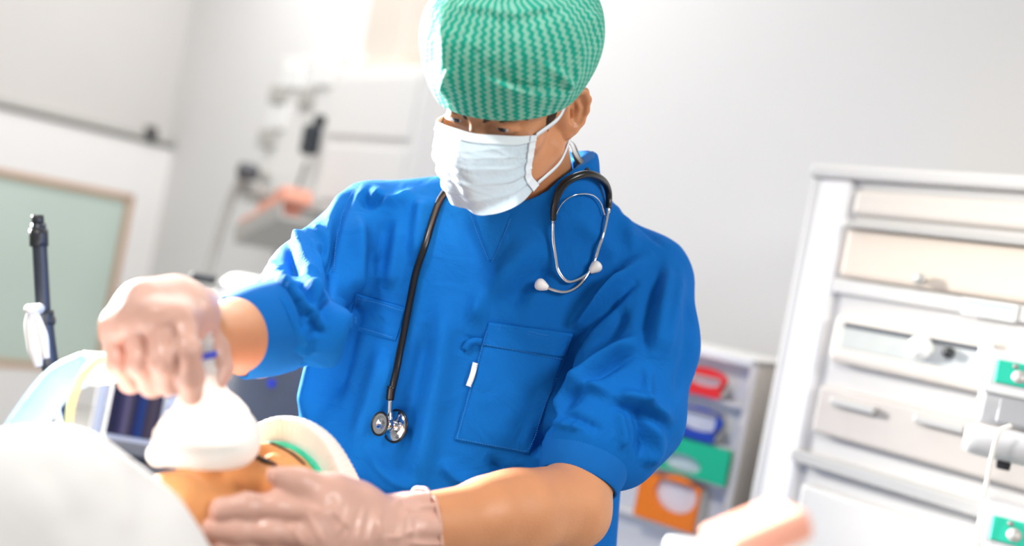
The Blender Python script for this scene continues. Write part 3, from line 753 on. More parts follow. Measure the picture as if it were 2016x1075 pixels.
# ---- pleated face mask: control net in head axes (columns right ear -> left ear, rows top -> chin)
def net(cols, nu, nv):
    a = np.stack([catmull(c, nv) for c in cols], 0)                       # cols x nv x 3
    return np.stack([catmull(a[:, j], nu) for j in range(nv)], 1)         # nu x nv x 3
side = lambda s: [(s * .070, .004, .040), (s * .073, -.020, .036), (s * .072, -.046, .030), (s * .064, -.070, .030)]
def head_d(px, py):
    o = Vector((0, 0, 0)); d = Vector(V(px, py, 1.0)).normalized(); q = head_bvh.ray_cast(o, d)
    return q[0].z if q[0] is not None else 9.0
def mp(px, py, d):
    return (V(px, py, min(d, head_d(px, py) - .005)) - HT) @ HR
cols = [side(-1), [mp(861, 238, 1.245), mp(853, 290, 1.235), mp(866, 345, 1.235), mp(884, 392, 1.250)],
        [mp(905, 255, 1.205), mp(888, 306, 1.185), mp(900, 366, 1.195), mp(920, 412, 1.225)], [mp(936, 263, 1.195), mp(920, 315, 1.172), mp(926, 374, 1.186), mp(944, 424, 1.220)],
        [mp(980, 266, 1.205), mp(965, 318, 1.190), mp(968, 370, 1.203), mp(984, 419, 1.228)], [mp(1020, 268, 1.215), mp(1012, 318, 1.215), mp(1010, 362, 1.225), mp(1027, 399, 1.248)],
        [mp(1056, 266, 1.240), mp(1050, 300, 1.242), mp(1045, 340, 1.250), mp(1060, 362, 1.285)]]
NU, NV = 121, 97
G = net(cols, NU, NV)
uu = np.linspace(-1, 1, NU)[:, None]; vv = np.linspace(0, 1, NV)[None, :]
pl = np.zeros((NU, NV))
for c0, amp in ((.40, .0040), (.58, .0050), (.76, .0045)):              # three pleats, deepest at the sides
    d = vv - c0 - .03 * np.cos(uu * 2.0)
    pl += amp * (.25 + .75 * np.abs(uu)) * (1 - np.clip((np.abs(uu) - .86) / .12, 0, 1) * .8) * np.where(d > 0, np.exp(-(d / .05) ** 2), np.exp(-(d / .018) ** 2))
rg = np.random.default_rng(4)
for _ in range(26):                                                      # crumples
    cu, cv_, th_, ln, am = rg.uniform(-1, 1), rg.uniform(.18, .98), rg.uniform(-.7, .7), rg.uniform(.10, .35), rg.uniform(-.0022, .0026)
    a = (uu - cu) * .5; b = (vv - cv_); e = a * np.cos(th_) + b * np.sin(th_); g_ = -a * np.sin(th_) + b * np.cos(th_)
    pl += am * np.exp(-(e / ln) ** 2) * np.exp(-(np.abs(g_) / .018) ** 1.3)
pl += .0012 * np.exp(-((vv - .105) / .012) ** 2) - .0012 * np.exp(-((vv - .135) / .008) ** 2)
outw = G - np.array([0, -.03, .02]); outw /= np.linalg.norm(outw, axis=2)[..., None]
G = G + outw * pl[..., None]
GV = G @ HR.T + HT
mv, mf = shell(W(GV.reshape(-1, 3)), NU, NV, W(GV - outw @ HR.T * .0012).reshape(-1, 3) - W(GV.reshape(-1, 3)))
maskp = mesh_obj('face_mask', mv, mf, M['mask'], doctor, label='pale blue pleated surgical face mask')
# binding strips (top edge and both sides) and tapes
def strip_on(u0, u1, v0, v1, name, lift=.0012, m='mask_edge'):
    a = GV[u0:u1, v0:v1] + (outw[u0:u1, v0:v1] @ HR.T) * lift
    n_, m_ = a.shape[:2]
    v, f = shell(W(a.reshape(-1, 3)), n_, m_, W((a - (outw[u0:u1, v0:v1] @ HR.T) * (lift + .0006)).reshape(-1, 3)) - W(a.reshape(-1, 3)))
    return mesh_obj(name, v, f, M[m], maskp)
strip_on(0, NU, 0, 12, 'top_binding'); strip_on(NU - 8, NU, 0, NV, 'side_binding', .0022); strip_on(0, 8, 0, NV, 'side_binding', .0022)
def ribbon(pts, wv, name, parent, m, wid=.006, th=.0008, n=40):
    c = catmull(pts, n); wv = catmull(wv, n) if np.ndim(wv) == 2 else np.repeat([wv], n, 0)
    t = np.gradient(c, axis=0); t /= np.linalg.norm(t, axis=1)[:, None]
    wv = wv - t * np.sum(wv * t, 1)[:, None]; wv /= np.linalg.norm(wv, axis=1)[:, None]; nn = np.cross(t, wv)
    a = np.stack([c - wv * wid / 2, c + wv * wid / 2], 1)
    v, f = shell(W(a.reshape(-1, 3)), n, 2, W((a + nn[:, None] * th).reshape(-1, 3)) - W(a.reshape(-1, 3)))
    return mesh_obj(name, v, f, M[m], parent)
for s in (1, -1):
    e0 = GV[-1 if s > 0 else 0, 1]; e1 = GV[-1 if s > 0 else 0, -3]
    upv = HR[:, 1]
    ribbon([e0, H(s * .0760, .016, .022), H(s * .0800, .032, .000), H(s * .084, .050, -.022)], HR @ np.array([0, .8, .6]), 'upper_tape', maskp, 'mask_edge', .007)
    ribbon([e1, H(s * .066, -.066, .010), H(s * .068, -.060, -.012), H(s * .069, -.042, -.034), H(s * .064, -.030, -.056)], HR @ np.array([0, 1, .3]), 'lower_tape', maskp, 'mask_edge', .006)
# ---- pockets, V insert, seams: lie on the cloth (rays onto the scrub mesh)
scrub_bvh = bvh_view(sv, sf)
def on_cloth(px, py, lift=0.0, bvh=None):
    d = Vector(V(px, py, 1.0)).normalized(); q, n, i, t = (bvh or scrub_bvh).ray_cast(Vector((0, 0, 0)), d)
    if q is None: return None, None
    n = np.array(n); n = n if n @ np.array(d) < 0 else -n
    return np.array(q) + n * lift, n
def patch(name, quad, lift, parent, m, nu=40, nv=48, bulge=0.0, smooth_it=6, label=None, th=.0012, wob=0.0):
    tl, tr, br, bl = [np.array(q, float) for q in quad]; A = np.zeros((nu, nv, 3)); Nn = np.zeros((nu, nv, 3))
    for i, a in enumerate(np.linspace(0, 1, nu)):
        for j, b in enumerate(np.linspace(0, 1, nv)):
            e = wob * (math.sin(a * 23) * (b > .97) + math.sin(b * 29) * (a > .97 or a < .03))
            p = (tl * (1 - a) + tr * a) * (1 - b) + (bl * (1 - a) + br * a) * b + e
            q, n = on_cloth(p[0], p[1]); A[i, j] = q if q is not None else A[i, j - 1]; Nn[i, j] = n if n is not None else Nn[i, j - 1]
    for _ in range(smooth_it):
        B = A.copy(); B[1:-1] = .5 * A[1:-1] + .25 * (A[2:] + A[:-2]); A = B.copy(); B[:, 1:-1] = .5 * A[:, 1:-1] + .25 * (A[:, 2:] + A[:, :-2]); A = B
        C_ = Nn.copy(); C_[1:-1] = Nn[1:-1] + .5 * (Nn[2:] + Nn[:-2]); C_[:, 1:-1] += .5 * (C_[:, 2:] + C_[:, :-2]); Nn = C_ / np.linalg.norm(C_, axis=2)[..., None]
    uu, vv = np.meshgrid(np.linspace(0, 1, nu), np.linspace(0, 1, nv), indexing='ij')
    rg = np.random.default_rng(len(name) + nu); z = np.zeros_like(uu)
    for _ in range(14):
        cu, cv, t, am = rg.uniform(0, 1), rg.uniform(.05, 1), rg.uniform(0, 3.14), rg.uniform(-1, 1)
        e = (uu - cu) * np.cos(t) + (vv - cv) * np.sin(t); g = -(uu - cu) * np.sin(t) + (vv - cv) * np.cos(t)
        z += am * np.exp(-(e / .3) ** 2 - (g / .06) ** 2)
    edge = np.minimum.reduce([uu, 1 - uu, vv * 1.5 + .05, 1 - vv]); k = np.clip(edge * 8, 0, 1)
    T = A + Nn * (lift + bulge * k * (1 + .5 * z))[..., None]
    v, f = shell(W(T.reshape(-1, 3)), nu, nv, W((A - Nn * .001).reshape(-1, 3)) - W(T.reshape(-1, 3)))
    bm = mesh_obj(name, v, f, m, parent, label=label)
    return bm, T, Nn
def stitches(lines, parent, m='stitch', lift=.0022, step=5.0, rad=.00045):
    parts = []
    for ln in lines:
        c = catmull(ln, 200); s = np.concatenate([[0], np.cumsum(np.hypot(*np.diff(c, axis=0).T))])
        for k in np.arange(0, s[-1] - step * .6, step):
            a = [np.interp(k + e, s, c[:, 0]) for e in (0, step * .62)]; b = [np.interp(k + e, s, c[:, 1]) for e in (0, step * .62)]
            p0, p1 = on_cloth(a[0], b[0], lift)[0], on_cloth(a[1], b[1], lift)[0]
            if p0 is None or p1 is None or np.linalg.norm(p0 - p1) > .02: continue
            parts.append(tube([W(p0), W(p1)], rad, 5, 3))
    return mesh_obj('stitching', *merge(parts), M[m], parent, kind='stuff')
PK = [(962, 634), (1126, 656), (1042, 893), (895, 866)]
pocket, PT, PN = patch('pocket', PK, .0022, top, M['scrub'], 48, 56, .0022, label='chest pocket with hemmed top edge', wob=.8)
hem = PT[:, :12] + PN[:, :12] * .0012; hv_, hf_ = shell(W(hem.reshape(-1, 3)), 48, 12, W((hem - PN[:, :12] * .0012).reshape(-1, 3)) - W(hem.reshape(-1, 3)))
mesh_obj('pocket_hem', hv_, hf_, M['scrub'], top)
pocket2, PT2, PN2 = patch('pocket', [(698, 577), (799, 606), (780, 672), (687, 645)], .0016, top, M['scrub'], 36, 28, .0008, 20, label='small stitched patch pocket', wob=.5)
vin, VT, VN = patch('v_insert', [(928, 405), (1004, 420), (969, 514), (965, 514)], .0012, top, M['scrub'], 24, 30, 0, label='triangular neck insert')
stitches([[(700, 583), (750, 596), (797, 612)], [(690, 640), (735, 652), (779, 666)], [(691, 644), (697, 580)],
          [(953, 678), (1030, 692), (1108, 708)], [(958, 650), (925, 770), (899, 864)], [(1118, 664), (1085, 770), (1038, 886)], [(900, 862), (970, 876), (1038, 888)],
          [(985, 640), (972, 672)], [(1038, 656), (1058, 662), (1082, 666)], [(1040, 651), (1060, 656), (1082, 660)]], top, lift=.0052)
stitches([[(926, 420), (945, 470), (964, 515)], [(1006, 430), (990, 470), (970, 516)], [(705, 362), (676, 415), (664, 470), (657, 540)]], top, lift=.0012)
# cloth loop and white care tag on the pocket's edge
lp = [on_cloth(x, y, l)[0] for x, y, l in ((948, 672, .003), (935, 671, .007), (922, 676, .006), (914, 688, .003))]
ribbon(lp, np.array([0, 1, -.2]), 'hanger_loop', top, 'scrub', .010, .0015, 24)
lp = [on_cloth(x, y, l)[0] for x, y, l in ((936, 714, .0045), (930, 738, .006), (922, 760, .005))]
ribbon(lp, np.array([1, .2, 0]), 'care_tag', top, 'white_plastic', .0075, .0008, 20)
# collar band edge
# ---- stethoscope (hangs round the neck)
st_root = W(on_cloth(765, 800)[0])
steth = empty('stethoscope', st_root, 'black stethoscope with chrome ear tubes draped round the neck', 'stethoscope')
R_T = .0052
def drape(pts, r):
    c = catmull(pts, len(pts) * 3) if len(pts) > 2 else np.array(pts, float)
    v = np.array([on_cloth(x, y, r + .0015)[0] for x, y in c])
    for _ in range(30):
        z = v[:, 2]; lim = .5 * (np.roll(z, 1) + np.roll(z, -1)) + .0015; lim[0], lim[-1] = z[0], z[-1]; k = np.minimum(z, lim) / z; v = v * k[:, None]
    for _ in range(1): v[1:-1] = .5 * v[1:-1] + .25 * (v[2:] + v[:-2])
    return [W(q) for q in v]
neckpath = [W(v) for v in (V(900, 345, 1.435), V(935, 310, 1.49), V(1010, 290, 1.545), V(1085, 280, 1.540), V(1122, 284, 1.470))]
left = drape([(882, 378), (862, 408), (845, 445), (828, 500), (815, 560), (803, 625), (790, 685), (776, 735), (766, 778)], R_T)
right = [P(1136, 310, 1.412)] + drape([(1151, 343)], R_T)
mesh_obj('tubing', *tube(left[::-1] + neckpath + right, R_T, 14, 200), M['rubber'], steth)
U_ = drape([(1087, 428), (1089, 400), (1099, 372), (1120, 351), (1150, 342), (1176, 353), (1189, 380), (1190, 412)], .0055)
mesh_obj('yoke', *tube(U_, [.0042, .0052, .0056, .0056, .0056, .0056, .0052, .0042], 14, 110), M['rubber'], steth)
mesh_obj('spring', *tube(drape([(1090, 438), (1095, 412), (1110, 390), (1134, 379), (1160, 382), (1176, 400), (1184, 425)], .004), .0011, 8, 60), M['chrome'], steth)
for e, tip in (([(1087, 425), (1086, 460), (1089, 498), (1099, 535), (1115, 556), (1140, 550), (1160, 536)], (1167, 530)), ([(1190, 410), (1184, 450), (1174, 495), (1160, 530), (1140, 562), (1110, 576), (1076, 568)], (1060, 563))):
    p = drape(e, .005)
    bt = mesh_obj('ear_tube', *tube(p, .0024, 10, 90), M['chrome'], steth)
    ax = unit(W(on_cloth(*tip, .008)[0]) - p[-1]); c = p[-1] + ax * .0075
    mesh_obj('ear_tip', *lathe([(1e-6, -.0095), (.0030, -.0093), (.0044, -.0075), (.0062, -.0040), (.0078, -.0005), (.0086, .0025), (.0084, .0052), (.0072, .0076), (.0050, .0094), (.0026, .0102), (1e-6, .0104)], c, ax, 32), M['white_plastic'], bt)
    q = W(on_cloth(e[0][0], e[0][1] + 12, .005)[0])
    mesh_obj('ferrule', *tube([p[0], q], .0036, 12, 4), M['chrome'], bt)
# stem and two-sided chest piece
sleeve_ = drape([(768, 758), (765, 785)], R_T); mesh_obj('strain_relief', *tube(sleeve_, .0060, 12, 8), M['rubber'], steth)
cpc = W(on_cloth(762, 832, .016)[0]); stem0 = W(on_cloth(765, 784, .008)[0])
cp = mesh_obj('chest_piece', *tube([stem0, cpc + (stem0 - cpc) * .5, cpc], [.0034, .0034, .005], 12, 16), M['chrome'], steth)
ax = unit(VW @ np.array([-.62, .22, -.75]))                     # bell side faces left and towards the camera
mesh_obj('hub', *lathe([(.007, -.010), (.0085, -.004), (.0085, .005), (.0065, .010)], cpc, ax, 24), M['chrome'], cp)
o_ = cpc - ax * .010
mesh_obj('diaphragm', *lathe([(.006, .004), (.012, .002), (.0205, .000), (.0215, -.002), (.0205, -.004), (1e-6, -.004)][::-1], o_, ax, 40), M['chrome'], cp)
mesh_obj('diaphragm_rim', *tube([o_ - ax * .002 + .0222 * (math.cos(t) * unit(np.cross(ax, [0, 0, 1])) + math.sin(t) * np.cross(ax, unit(np.cross(ax, [0, 0, 1])))) for t in np.linspace(0, 2 * math.pi, 24, endpoint=False)], .0018, 8, 60, closed=True), M['rubber'], cp)
o_ = cpc + ax * .012
mesh_obj('bell', *lathe([(.007, -.003), (.010, 0), (.0140, .004), (.0150, .006), (.0140, .0065), (.004, .0040), (.0035, .0030), (1e-6, .0028)], o_, ax, 40), M['chrome'], cp)
mesh_obj('bell_rim', *tube([o_ + ax * .006 + .0155 * (math.cos(t) * unit(np.cross(ax, [0, 0, 1])) + math.sin(t) * np.cross(ax, unit(np.cross(ax, [0, 0, 1])))) for t in np.linspace(0, 2 * math.pi, 24, endpoint=False)], .0016, 8, 60, closed=True), M['rubber'], cp)

# ---- trousers and shoes below the frame
TF = Field(np.array(w2v(doctor_base)) * 0 + [-.75, -1.75, 1.30], [.25, -.42, 1.85], .008)
hipc = (SECT[0][1] * LV + SECT[0][0] * LU) + [0, 0, 1.55]
TF.ell(hipc + LU * .06, (.175, .14, .125), np.stack([LV, LU, [0, 0, 1]], 1))
floor_s = float(w2v([0, 1.5, 0.0]) @ LU)
for s in (-1, 1):
    hp = hipc + LV * s * .085; an = hp + LV * s * .03; an = an + LU * (floor_s + .09 - an @ LU)
    kn_ = (hp + an) / 2 + [0, 0, -.015]
    TF.chain([hp, kn_, an], [.095, .072, .075], k=.03)
tv, tf = TF.mesh(); vobj('trousers', tv, tf, M['scrub'], doctor)
for s in (-1, 1):
    hp = hipc + LV * s * .115; an = hp + LU * (floor_s + .045 - hp @ LU)
    G_ = Field(an - [.2, .12, .3], an + [.2, .12, .2], .006)
    G_.cone(an + [0, 0, .03], an + [0, 0, -.16], .045, .042); G_.cone(an + [0, .02, .03], an + [0, .05, .03], .045, .045, k=.03)
    G_.plane(an - LU * .0445, -LU)
    v_, f_ = G_.mesh(); vobj('shoe', v_, f_, M['white_plastic'], doctor)
# ================================================================== the patient
PR = np.array([[0.917, 0.398, 0.016], [0.018, -0.082, 0.997], [-0.398, 0.914, 0.082]]); PX, PY, PZ = PR.T
_e = np.array([.032, .0275, .0885]); _eye = np.array([-0.3035, -0.2860, 1.050]) + PR @ _e
_a = math.radians(9); PR = np.stack([PX, PY * math.cos(_a) + PZ * math.sin(_a), PZ * math.cos(_a) - PY * math.sin(_a)], 1); PX, PY, PZ = PR.T
PTT = _eye - PR @ _e
def Q(x, y, z): return PTT + PR @ np.array([x, y, z])
patient_base = W(Q(0, -.05, -.11))
patient = empty('person', patient_base, 'patient lying on their back, eyes closed, in a green cap and white knitted cap', 'person')
def pneck(F):
    F.cone(Q(0, -.035, -.020), Q(0, -.13, -.035), .052, .058, k=.03)
    F.cone(Q(0, -.13, -.035), Q(0, -.22, -.065), .058, .070, k=.04)
    F.cone(Q(-.12, -.22, -.085), Q(.12, -.22, -.085), .05, .05, k=.05)
    F.chain([Q(0, -.24, -.08), Q(-.03, -.42, -.08)], [.08, .08], k=.05)
PF = head_field(.0025, pneck, PR, PTT, (-.52, -.17, -.42), (.17, .16, .17), closed=True)
pv, pf = PF.mesh(); pv = relax(pv, pf, 1, .4)
vobj('body', pv, pf, M['skin_patient'], patient, label='warm tan skin of face and neck')
pbvh = bvh_view(pv, pf)
for s in (1, -1):
    spots = []
    for i in range(240):
        u = rng.random(); x = .013 + u * .036; y = .0555 + .007 * math.sin(u * 2.4) + rng.uniform(-.0022, .0022) * (1.1 - u * .6); z = .104 - .03 * u ** 1.6
        spots.append((Q(s * x, y, z), PR @ np.array([s * 1, .35 - .6 * u, -.2]), rng.uniform(.005, .009)))
    hair_patch('eyebrow', pbvh, spots, patient, M['hair'], .0008)
    spots = []
    for i in range(130):
        u = rng.random(); x = .0205 + u * .0245
        spots.append((Q(s * x, .0270 - .0025 * math.sin(u * 3.1), .096 - .012 * u), PR @ np.array([s * (u - .3) * .6, -1, .25]), rng.uniform(.005, .009)))
    hair_patch('eyelashes', pbvh, spots, patient, M['hair_dark'], .0006)
# green bouffant under a white knitted cap
def cap_mesh(grow, ycut, zs, yb, h=.0025, puff=0.0):
    F = Field(PTT - [.17, .20, .17], PTT + [.24, .20, .26], h)
    F.ell(Q(0, .050, -.012), (.075 + grow, .086 + grow, .097 + grow), PR); F.ell(Q(0, .056, .035), (.060 + grow, .048 + grow, .055 + grow), PR, k=.03)
    if puff:
        F.ell(Q(0, .105, .045), (.074, .05, .070), PR, k=.04); F.cone(Q(.02, .12, -.02), Q(.0, .17, -.05), .065, .045, k=.05)
        F.chain([Q(-.070, .098, .030), Q(-.045, .104, .078), Q(0, .108, .092), Q(.045, .104, .078), Q(.075, .092, .030), Q(.082, .075, -.010)], [.013] * 6, k=.012)
    F.plane(Q(0, ycut, .09), unit(PR @ np.array([0, -1, zs]))); v, f = F.mesh(); return relax(v, f, 2, .5), f
v, f = cap_mesh(.006, .084, .10, 0)
gc = sculpt(v, f, [([(515, 850), (545, 846), (590, 872)], .002, 6, 6), ([(550, 858), (585, 880), (600, 910)], -.002, 6, 6), ([(570, 862), (600, 890)], .002, 5, 5)])
vobj('surgical_cap', gc, f, M['cap_plain'], patient, label='plain green cap edge over the forehead')
v, f = cap_mesh(.011, .096, .12, 0, puff=1)
loc = (v - Q(0, .09, 0)) @ PR; a_ = np.arctan2(loc[:, 0], loc[:, 2])
v = v + normals(v, f) * (.0006 * np.sin(a_ * 96))[:, None]
vobj('knitted_cap', v, f, M['knit_white'], patient, label='white ribbed knitted cap')

# ---- anaesthesia face mask held over nose and mouth
am_root = W(Q(0, -.03, .10))
amask = empty('anaesthesia_mask', am_root, 'translucent white anaesthesia mask pressed over the mouth and nose', 'breathing mask')
AF = Field(PTT + [-.19, -.05, -.17], PTT + [.12, .23, .10], .002)
loop = [(0, .020, .130), (.022, .008, .121), (.037, -.014, .110), (.041, -.038, .108), (.030, -.066, .113), (0, -.082, .119)]
loop = loop + [(-x, y, z) for x, y, z in loop[1:-1][::-1]]
lc = catmull(loop, 28, True)
AF.chain([Q(*p) for p in np.vstack([lc, lc[:1]])], [.0115] * 29, k=.006)
cv_, cf_ = AF.mesh(); cv_ = relax(cv_, cf_, 1, .4)
vobj('cushion', cv_, cf_, M['mask_silicone'], amask, label='inflated soft cushion rim')
rows = []
for t, k_, zt in ((0, 1.15, -.003), (.12, 1.16, 0.006), (.28, 1.09, .017), (.42, .92, .026), (.56, .66, .036), (.72, .45, .050), (.88, .34, .066), (1, .29, .080)):
    ring_ = []
    for p in catmull(loop, 48, True):
        c_ = np.array([0, -.028, 0]); q_ = np.array([p[0] * k_, c_[1] + (p[1] - c_[1]) * k_, p[2] * (1 - t) + .126 * t + zt + .004])
        ring_.append(W(Q(*q_)))
    rows.append(ring_)
rows = np.array(rows); n_ = rows.shape[1]; fs = [(i * n_ + j, i * n_ + (j + 1) % n_, (i + 1) * n_ + (j + 1) % n_, (i + 1) * n_ + j) for i in range(len(rows) - 1) for j in range(n_)]
dome = mesh_obj('dome', rows.reshape(-1, 3), fs, M['mask_clear'], amask)
axz = unit(W(Q(0, -.036, .2)) - W(Q(0, -.036, .1)))
mesh_obj('connector', *lathe([(.0150, 0), (.0145, .004), (.0120, .008), (.0115, .030), (.0125, .031), (.0125, .036), (.009, .036), (.009, 0)], W(Q(.004, -.033, .190)), axz, 28), M['mask_clear'], amask)
mesh_obj('hook_ring', *lathe([(.0122, 0), (.0150, .001), (.0150, .006), (.0122, .007)], W(Q(.004, -.033, .206)), axz, 28), M['blue_plastic'], amask, label='blue connector ring')
# ---- breathing hose with elbow
hose_pts = [V(350, 672, 1.055), V(290, 690, 1.085), V(225, 722, 1.095), V(172, 724, 1.085), V(118, 752, 1.065), V(68, 815, 1.040), V(22, 890, 1.01), V(-30, 980, .98), V(-90, 1100, .97)]
hz = empty('breathing_hose', W(hose_pts[4]), 'fat pale blue breathing hose arching up to the gloved hand', 'hose')
cc = catmull([W(p) for p in hose_pts[3:]], 260); rr = .0178 + .0010 * np.sin(np.arange(260) * 2 * math.pi / 4.0)
mesh_obj('corrugated_tube', *tube(cc, rr, 28, 260), M['hose_blue'], hz)
mesh_obj('swivel_connector', *tube([W(p) for p in (hose_pts[3] + [-.004, -.001, 0], hose_pts[2], hose_pts[1])], [.0190, .0175, .0150], 28, 24), M['mask_silicone'], hz)
mesh_obj('elbow', *tube([W(p) for p in (hose_pts[1] + [-.005, -.002, 0], hose_pts[0], Q(.002, -.033, .250), Q(.004, -.033, .212))], [.0150, .0130, .0115, .0105], 20, 40), M['mask_clear'], hz)
sl = empty('sampling_tube', P(140, 800, 1.04), 'thin yellowish clear gas tube looping down beside the blue hose', 'tube')
mesh_obj('line', *tube([P(*p) for p in ((232, 706, 1.075), (205, 708, 1.068), (180, 720, 1.055), (158, 748, 1.040), (142, 790, 1.025), (135, 840, 1.015), (133, 900, 1.00), (135, 980, .98))], .0045, 12, 80), M['tube_yellow'], sl)
mesh_obj('luer_fitting', *tube([P(244, 704, 1.078), P(222, 706, 1.074)], [.006, .0055], 14, 6), M['white_plastic'], sl)

# ---- blanket mound over the chest
KB = Field(V(-420, 1500, .80) - [0, 0, .22], [-.16, -.10, 1.18], .006)
KB.chain([V(-300, 1012, .84), V(90, 1022, .85), V(212, 1098, .87), V(262, 1195, .89), V(290, 1400, .93)], [.072, .072, .068, .072, .08], k=.03)
KB.cone(V(-250, 1260, .80), V(160, 1280, .85), .11, .10, k=.04); KB.cone(V(-250, 1240, 1.0), V(80, 1240, .98), .10, .08, k=.04); KB.cone(V(-250, 1390, .9), V(200, 1400, .92), .12, .12, k=.04)
bv_, bf_ = KB.mesh(); bv_ = relax(bv_, bf_, 3, .5)
bv_ = sculpt(bv_, bf_, [([(200, 900), (235, 960), (250, 1075)], .004, 18, 30), ([(60, 900), (120, 960), (160, 1075)], -.003, 30, 30), ([(330, 940), (370, 1000), (420, 1075)], .003, 12, 16)])
bl = vobj('blanket', bv_, bf_, M['blanket'], None, label='white blanket mounded over the patient, blurred in the near foreground'); bl['category'] = 'blanket'
# ---- operating table
tb0 = W(Q(.02, -.30, -.13)); 
along = W(Q(0, 0, 0)) - W(Q(0, -1, 0)); along[2] = 0; along = unit(along)
tfr = (np.array([0, 0, 0.0]), np.stack([along, np.cross([0, 0, 1.0], along), [0, 0, 1.0]], 1))
hc = W(Q(0, .0, -.1)); ztop = hc[2] - .012
ot = empty('operating_table', (hc[0] - along[0] * .7, hc[1] - along[1] * .7, 0), 'padded operating table under the patient', 'operating table')
def tb(name, a, b_, z, size, m, **k): return box_obj(name, (np.array([hc[0], hc[1], 0]), tfr[1]), (a, b_, z), size, M[m], ot, **k)
tb('mattress', -.75, 0, ztop - .04, (1.78, .52, .08), 'vinyl_dark', b=.03, seg=3); tb('table_top', -.75, 0, ztop - .10, (1.74, .50, .04), 'steel', b=.008)
tb('side_rail', -.75, .27, ztop - .10, (1.5, .012, .03), 'steel', b=.003); tb('side_rail', -.75, -.27, ztop - .10, (1.5, .012, .03), 'steel', b=.003)
tb('column', -.85, 0, (ztop - .12 + .10) / 2, (.28, .24, ztop - .12 - .10), 'steel', b=.03, seg=3); tb('base', -.85, 0, .06, (.95, .5, .10), 'steel', b=.03, seg=3)

# ================================================================== background left: sliding door on a rail
DO = .10
s1, zt = wallpix(LW, 352, 300, DO); _, zt2 = wallpix(LW, 0, 196, DO); s_l, _ = wallpix(LW, 0, 400, DO)
door_r, door_l = s1, s_l + .55
dz1 = (zt + zt2) / 2 - .02
door = empty('door_1', LW[0] + LW[1] @ np.array([(door_r + door_l) / 2, DO, 0]), kind='structure', label='white sliding door with a tall wood-framed glass panel')
gr, gz = wallpix(LW, 262, 385, DO); _, gzb = wallpix(LW, 40, 722, DO)
gl = door_l - .25
def dslab(name, a, b_, c, d, e, f_, m, parent=door, **k): return slab(name, LW, a, b_, c, d, e, f_, m, parent, **k)
y0, y1 = DO - .02, DO + .02
dslab('stile', door_r, gr, y0, y1, .02, dz1, 'door_white'); dslab('stile', gl, door_l, y0, y1, .02, dz1, 'door_white')
dslab('rail', gr, gl, y0, y1, gz, dz1, 'door_white'); dslab('rail', gr, gl, y0, y1, .02, gzb, 'door_white')
dslab('pane', gr + .02, gl - .02, DO - .004, DO + .004, gzb + .02, gz - .02, 'glass_green', b=0)
fw = .030
for q in ((gr, gr + fw, gzb, gz), (gl - fw, gl, gzb, gz), (gr, gl, gz - fw, gz), (gr, gl, gzb, gzb + fw)): dslab('glazing_bead', q[0], q[1], y0 - .006, y1 + .008, q[2], q[3], 'wood')
dslab('edge_strip', door_r - .035, door_r, y0 - .03, y1 + .012, .02, dz1, 'grey_metal')
rail = empty('door_rail', LW[0] + LW[1] @ np.array([1.2, .06, dz1]), 'grey sliding-door track along the left wall above the door', 'door rail')
slab('track', LW, door_r - .10, 4.0, .0, DO + .05, dz1 + .02, dz1 + .055, 'rail_grey', rail)
hs, hz_ = wallpix(LW, 292, 262, DO); slab('roller', LW, hs - .03, hs + .03, DO, DO + .07, hz_ - .04, hz_ + .04, 'dark_plastic', rail, b=.012)

# ================================================================== wall equipment behind the near shoulder
def rw(px, py, off): return wallpix(RW, px, py, off)
def on_rw(px, py, off): s, z = rw(px, py, off); return RW[0] + RW[1] @ np.array([s, off, z])
sup = empty('supply_column', on_rw(660, 300, .2), 'white wall-mounted medical supply unit with sockets behind the raised arm', 'supply unit')
off = .30
a0, za = rw(665, 135, off); a1, _ = rw(835, 180, off); _, zb = rw(700, 430, off)
slab('cabinet', RW, a0, a1, 0, off, zb, za, 'cab_white', sup, b=.01)
b0, zc = rw(555, 112, .22); b1 = a0 + .01; _, zd = rw(520, 380, .22)
slab('socket_panel', RW, b0, b1, 0, .22, zd, zc, 'cab_white', sup, b=.012)
for px, py, sz in ((545, 185, .075), (522, 272, .075), (600, 190, .06)):
    s_, z_ = rw(px, py, .24); slab('socket', RW, s_ - sz, s_ + sz, .21, .245, z_ - .045, z_ + .045, 'rail_grey', sup, b=.01)
for px, py in ((570, 150), (630, 145), (540, 230)):
    s_, z_ = rw(px, py, .24); slab('outlet_cover', RW, s_ - .09, s_ + .09, .21, .236, z_ - .06, z_ + .06, 'white_plastic', sup, b=.015)
s0, z0 = rw(640, 400, .45); slab('shelf', RW, rw(495, 365, .35)[0], a0 + .1, 0, .40, zd - .06, zd - .02, 'rail_grey', sup)
slab('drawer_front', RW, a0 + .03, a1 - .03, off, off + .012, zb + .06, (za + zb) / 2 - .02, 'cab_white', sup, b=.006); slab('door_front', RW, a0 + .03, a1 - .03, off, off + .012, (za + zb) / 2 + .02, za - .04, 'cab_white', sup, b=.006)
duct = empty('ceiling_duct', on_rw(755, 60, .15), 'cream vertical service duct running from the ceiling down to the supply unit', 'duct')
d0, _ = rw(715, 60, .18); d1, _ = rw(790, 60, .18); slab('duct_body', RW, d0, d1, 0, .18, za - .02, 3.35, 'cream', duct, b=.02); slab('collar', RW, d0 - .03, d1 + .03, 0, .20, za, za + .07, 'cream', duct, b=.01)
hs_ = empty('wall_handset', on_rw(612, 275, .25), 'black handset hanging on the white supply unit', 'handset')
s_, z_ = rw(612, 275, .30)
hfr = (RW[0] + RW[1] @ np.array([s_, .30, z_]), RW[1])
box_obj('handset_body', hfr, (0, 0, 0), (.11, .05, .14), M['dark_slate'], hs_, b=.025, seg=3); box_obj('hook', hfr, (.01, -.02, .09), (.04, .05, .05), M['dark_plastic'], hs_, b=.012)
